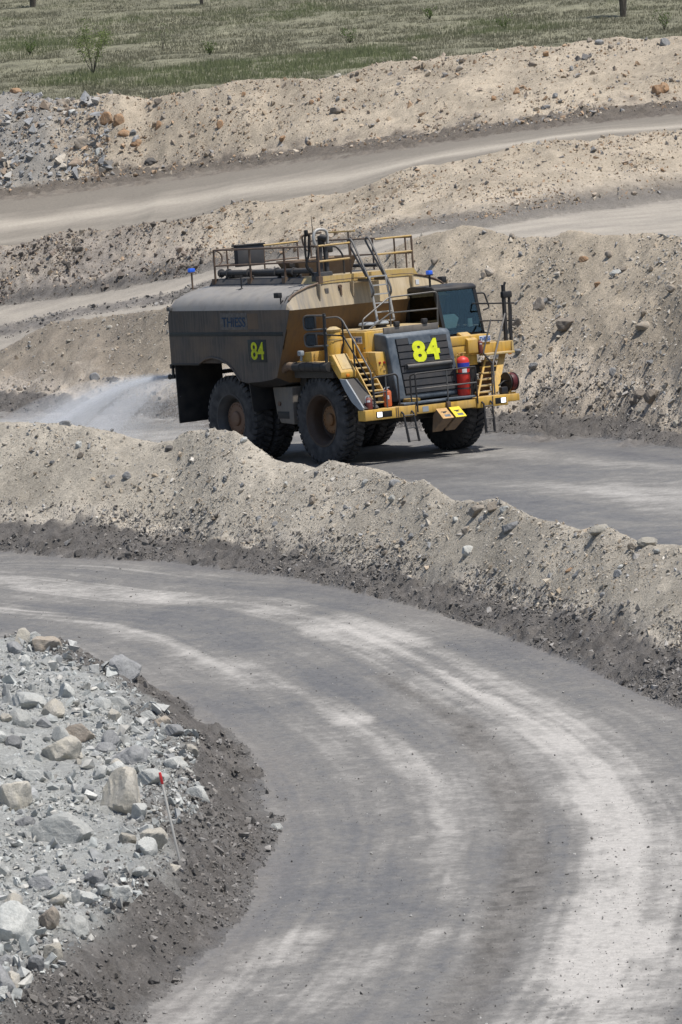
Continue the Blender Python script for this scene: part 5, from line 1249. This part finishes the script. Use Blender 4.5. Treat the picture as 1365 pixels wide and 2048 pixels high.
# rocks of middling size, one by one
def mids(mask, n, smin, smax, mats, where, group, seed, cat='rock'):
    r = np.random.default_rng(seed); P = sample(mask, n, r); sz = smin * (1 - r.random(n) * (1 - (smin / smax) ** 2)) ** (-.5)
    dd = P - CAM; zz = dd @ fw; sx = 682.5 + FPX * (dd @ RT) / zz; sy = 1024 - FPX * (dd @ UP) / zz
    x1, x2 = np.quantile(sx, (.25, .75)) if where.startswith('pale') else (450, 900)
    oy = sy - np.interp(sx, np.sort(sx), np.convolve(sy[np.argsort(sx)], np.ones(15) / 15, 'same')) if not where.startswith('pale') else sy - np.median(sy)
    q1, q2, q3 = np.quantile(oy, (.25, .5, .75)); tier = lambda v_: 'topmost' if v_ < q1 else ('upper' if v_ < q2 else ('lower' if v_ < q3 else 'lowest'))
    for p, s_, px, py in zip(P, sz, sx, oy):
        mt = mats[int(r.integers(0, len(mats)))]
        o = bpy.data.objects.new('rock', big_mesh(int(r.integers(0, 8)), mt)); COL.objects.link(o)
        o.location = (p[0], p[1], p[2] + .18 * s_); o.rotation_euler = tuple(r.uniform(0, 6.28, 3)); o.scale = (s_ * r.uniform(.8, 1.4), s_ * r.uniform(.8, 1.2), s_ * r.uniform(.6, .95))
        big = 'largish' if s_ > smin * 1.35 else 'smallish'
        tag(o, f"{big} {COLN[mt]} stone in the {tier(py)} {'left' if px < x1 else ('right' if px > x2 else 'middle')} part of the {where}", cat, group)
COLN = {'rock_pale': 'pale grey', 'rock_cream': 'cream', 'rock_slate': 'dark grey', 'rock_tan': 'tan', 'rock_brown': 'brown', 'rock_rust': 'rust-coloured'}
vis = ucen < .78
mids((cdr > 1.5) * (scs < 0) * vis, 120, .22, .60, ['rock_pale', 'rock_pale', 'rock_pale', 'rock_cream', 'rock_slate'], 'pale rubble heap', 'middling rocks of the rubble heap', 21)
mids(((scs > i['2b']) & (scs < i['3'])) * vis, 42, .13, .26, ['rock_slate', 'rock_tan', 'rock_pale', 'rock_brown'], 'near berm face', 'larger stones on the near berm', 22)
mids(((scs > i['4b']) & (scs < i['5'])) * vis, 45, .18, .38, ['rock_slate', 'rock_tan', 'rock_brown', 'rock_cream'], 'bank behind the truck', 'larger stones on the bank behind the truck', 23)
mids(((scs > i['8b']) & (scs < i['9'])) * vis, 40, .25, .5, ['rock_slate', 'rock_tan', 'rock_brown', 'rock_rust'], 'far berm face', 'larger stones on the far berm', 24)

# ================================================================== SURVEY STAKE
P0, d0 = hit(360, 1722); top_ = atd(320, 1545, d0 - .1)
stk = empty('survey_stake', tuple(P0)); tag(stk, 'thin leaning white survey stake with a red top, stuck in the rubble heap', 'stake')
v = Vector(top_) - Vector(P0); rm = v.normalized().to_track_quat('Z', 'Y').to_matrix().to_4x4(); stk.matrix_world = Matrix.Translation(P0) @ rm
Ls = v.length
MB().box(-.016, .016, -.016, .016, -.25, Ls * .87, .004).build('shaft', M['stake_white'], stk)
MB().box(-.019, .019, -.019, .019, Ls * .87 + .001, Ls, .005).build('red_tip', M['stake_red'], stk)

# ================================================================== WATER SPRAY from the rear of the truck
r = np.random.default_rng(77); N = 80000
HEADS = (-2.98, -1.8, -.6, .6)
src = r.choice(4, N, p=[.55, .2, .14, .11])
p0 = np.array([np.array(t2w(-7.55, y_, 2.66)) for y_ in HEADS])[src]
az = math.pi + np.where(src == 0, r.normal(.36, .20, N), r.normal(.28, .45, N))   # straight back, fanning to the right-hand side
sp = r.normal(8.0, .9, N); el = r.normal(.0, .055, N)
def jet(p, az_, el_, sp_, t_):
    dirs = (np.cos(az_) * np.cos(el_))[:, None] * TX + (np.sin(az_) * np.cos(el_))[:, None] * TY + np.sin(el_)[:, None] * TZ
    q = p + dirs * (sp_ * t_)[:, None]; q[:, 2] -= 4.9 * t_ ** 2
    return q
tt = (r.random(N) ** .8) * .80
pos = jet(p0, az, el, sp, tt) + r.normal(0, 1, (N, 3)) * (.02 + .16 * tt)[:, None]
extra = r.random(N) < .35; pos[extra, 2] -= r.random(extra.sum()) ** 1.5 * 2.0
gzv, _, _ = ground(pos[:, 0], pos[:, 1], False); ok = pos[:, 2] > gzv + .01; pos = pos[ok]; n = len(pos)
T4 = np.array([(1, 1, 1), (1, -1, -1), (-1, 1, -1), (-1, -1, 1)]) * .6
sz = r.uniform(.004, .009, n)
Rm = rot_rand(n, r); V = (np.einsum('nij,vj->nvi', Rm, T4) * sz[:, None, None] + pos[:, None]).reshape(-1, 3)
F = (np.array([(0, 1, 2), (0, 3, 1), (0, 2, 3), (1, 3, 2)])[None] + (np.arange(n) * 4)[:, None, None]).reshape(-1, 3)
spray = tag(link('water_spray', np_mesh('water_spray', V, F, 3, None, True), M['water_drop']), 'fan of fine water spray behind the truck falling on the road', 'water spray', kind='stuff')
def mistmat(name, dens):
    t = NT(name); v_ = t.n('VolumePrincipled'); v_.inputs['Color'].default_value = (.96, .97, .99, 1); v_.inputs['Density'].default_value = dens; v_.inputs['Anisotropy'].default_value = .1
    t.l(v_.outputs[0], t.out.inputs['Volume']); M[name] = t.m
mistmat('mist_core', 1.5); mistmat('mist_mid', .55); mistmat('mist_low', .24)
def plume(az_, el_, sp_, head, tmax, r0_, r1_, mat, drop=1.0):
    ts = np.linspace(.0, tmax, 12); p_ = np.repeat(np.array(t2w(-7.56, head, 2.66))[None], 12, 0)
    c = jet(p_, np.full(12, math.pi + az_), np.full(12, el_), np.full(12, sp_), ts)
    m = MB(); rr = [r0_ + (r1_ - r0_) * (k / 11) ** 1.1 for k in range(12)]
    m.tube([tuple(q) for q in c], rr, 14, True)
    if drop > 1:   # falling water hangs below the jet
        k = 14
        for j, q in enumerate(c):
            for e in range(k):
                v_ = m.v[j * k + e]
                if v_[2] < q[2]: m.v[j * k + e] = (v_[0], v_[1], q[2] - (q[2] - v_[2]) * (1 + (drop - 1) * min(1, j / 5)))
    o = m.build('mist', M[mat], spray); o['kind'] = 'stuff'
plume(.36, .0, 8.2, -2.98, .60, .05, .20, 'mist_core'); plume(.52, -.01, 7.8, -2.98, .55, .05, .20, 'mist_core'); plume(.20, .0, 8.0, -2.98, .55, .05, .20, 'mist_core')
plume(.36, .01, 8.6, -2.98, .80, .08, .60, 'mist_mid'); plume(.12, .0, 8.4, -1.8, .74, .06, .6, 'mist_mid'); plume(.36, -.01, 9.0, -2.98, .86, .12, .9, 'mist_low', 2.6); plume(.15, -.02, 8.4, -1.8, .82, .12, 1.0, 'mist_low', 2.6); plume(.42, .0, 10.0, -2.98, .88, .10, 1.2, 'mist_low', 1.6)

# ================================================================== GRASS, BUSHES, TREES
r = np.random.default_rng(5); N = 130000
d = 238 + (r.random(N) ** 1.25) * 150; x = (r.random(N) * 2 - 1) * (.0726 * d * 1.25 + 5); y = d - DIST
z, s, _ = ground(x, y, False); ok = s > i['10'] - .25; x, y, z, d = x[ok], y[ok], z[ok], d[ok]; n = len(x)
g = fbm(x * .09, y * .05, 201, 4) + .35 * fbm(x * .5, y * .3, 202, 3)
green = sst(-.06, .20, g); tall = r.uniform(.10, .30, n) * (.7 + .6 * green)
col = (np.array([.222, .212, .150])[None] * (1 - green[:, None]) + np.array([.212, .235, .128])[None] * green[:, None]) * r.uniform(.82, 1.18, n)[:, None]
nb = 3; Vs = []
ang = r.random((n, nb)) * 6.28; lean = r.uniform(.1, .55, (n, nb)); wd = .020; hh = tall[:, None] * r.uniform(.6, 1.15, (n, nb))
bx_ = x[:, None] + r.normal(0, .10, (n, nb)); by_ = y[:, None] + r.normal(0, .10, (n, nb)); ca, sa = np.cos(ang), np.sin(ang)
v0 = np.stack([bx_ - sa * wd, by_ + ca * wd, np.broadcast_to(z[:, None] - .03, bx_.shape)], -1); v1 = np.stack([bx_ + sa * wd, by_ - ca * wd, np.broadcast_to(z[:, None] - .03, bx_.shape)], -1)
v2 = np.stack([bx_ + ca * lean * hh, by_ + sa * lean * hh, z[:, None] + hh], -1)
V = np.stack([v0, v1, v2], 2).reshape(-1, 3); F = np.arange(len(V)).reshape(-1, 3)
C4 = np.concatenate([np.repeat(col, nb * 3, axis=0), np.ones((len(V), 1))], 1)
tag(link('grass', np_mesh('grass', V, F, 3, C4), M['leaf']), 'rough dry grass with greener patches covering the field', 'grass', kind='stuff')

def leaves(name, C, R_, n, size, cols, seed, parent):
    """C: clump centres, R_: clump radii"""
    r = np.random.default_rng(seed); k = r.integers(0, len(C), n)
    p = np.array(C)[k] + r.normal(0, .5, (n, 3)) * np.array(R_)[k][:, None]
    Rm = rot_rand(n, r); q = np.array([(-.5, 0, 0), (0, -.3, 0), (.5, 0, 0), (0, .3, 0)])
    V = (np.einsum('nij,vj->nvi', Rm, q) * (size * r.uniform(.6, 1.3, n))[:, None, None] + p[:, None]).reshape(-1, 3)
    F = np.arange(len(V)).reshape(-1, 4); pal = np.array(cols)[r.integers(0, len(cols), n)] * r.uniform(.7, 1.3, n)[:, None]
    C4 = np.concatenate([np.repeat(pal, 4, axis=0), np.ones((len(V), 1))], 1)
    return link(name, np_mesh(name, V, F, 4, C4), M['leaf'], parent)
def tree(name, px, py, h, label, cat, seed, nst=5, spread=.45, nleaf=500, leaf=.07, trunk=.05, cols=((.13, .19, .06), (.17, .22, .08)), bare=0.35):
    P, d = hit(px, py); r = np.random.default_rng(seed)
    t_ = empty(name, tuple(P)); tag(t_, label, cat)
    m = MB(); tips = []; rad = []
    for k in range(nst):
        a = 6.28 * k / nst + r.uniform(-.4, .4); s_ = spread * h * r.uniform(.5, 1.0); pts = []
        hk = h * r.uniform(.75, 1.0)
        for j in range(7):
            u = j / 6; pts.append((math.cos(a) * s_ * u ** 1.3 + r.normal(0, .02 * h) * u, math.sin(a) * s_ * u ** 1.3 + r.normal(0, .02 * h) * u, hk * u - .05))
        m.tube(pts, [trunk * (1 - .85 * j / 6) for j in range(7)], 5, False)
        for j in (2, 3, 4, 5, 6):
            u = j / 6
            if u < bare: continue
            b = np.array(pts[j]); q = b + np.array([r.normal(0, .16), r.normal(0, .16), r.uniform(.08, .22)]) * h
            m.tube([tuple(b), tuple((b + q) / 2 + r.normal(0, .02, 3) * h), tuple(q)], [trunk * .35, trunk * .22, trunk * .1], 4, False)
            tips += [b, q]; rad += [.10 * h, .13 * h]
    m.build('trunk', M['bark'], t_)
    if nleaf: leaves('crown', tips, rad, nleaf, leaf, cols, seed + 1, t_)
tree('bush', 187, 152, 2.6, 'sparse light green bush with thin dark stems in the grass, upper left', 'bush', 11, 6, .50, 1500, .10, .032, ((.19, .24, .09), (.22, .26, .11)))
tree('sapling', 327, 102, 1.7, 'thin bare sapling in the grass right of the light green bush', 'sapling', 12, 2, .12, 40, .07, .03)
tree('tree', 66, 14, 6.0, 'dark trunk of a tree at the top left of the grass field', 'tree', 13, 3, .22, 1500, .16, .22, ((.09, .12, .045), (.12, .15, .06)), .5)
tree('tree', 1247, 34, 6.0, 'dark trunk of a tree at the top right of the grass field', 'tree', 14, 3, .20, 1500, .16, .18, ((.09, .12, .045), (.12, .15, .06)), .5)
tree('tree', 404, 10, 5.0, 'slim dark trunk at the top edge of the grass field, left of the middle', 'tree', 15, 2, .20, 900, .14, .11, ((.09, .12, .045), (.12, .15, .06)), .5)
for q, (x_, y_, h_) in enumerate(((700, 88, .9), (1330, 60, 1.0), (420, 110, .8), (1010, 60, .9), (60, 110, .8), (860, 40, .8))):
    tree('shrub', x_, y_, h_, ['low green shrub in the middle of the field above the far berm', 'low green shrub at the right edge of the field', 'low green shrub between the bare sapling and the far berm', 'low green shrub in the right half of the field', 'low green shrub near the left edge of the field', 'low green shrub near the top of the field right of the middle'][q], 'shrub', 30 + q, 6, .6, 260, .09, .02, ((.11, .17, .05), (.14, .19, .07)), .1)
for o in COL.objects:
    if o.name.split('.')[0] == 'shrub': o['group'] = 'low shrubs in the field'
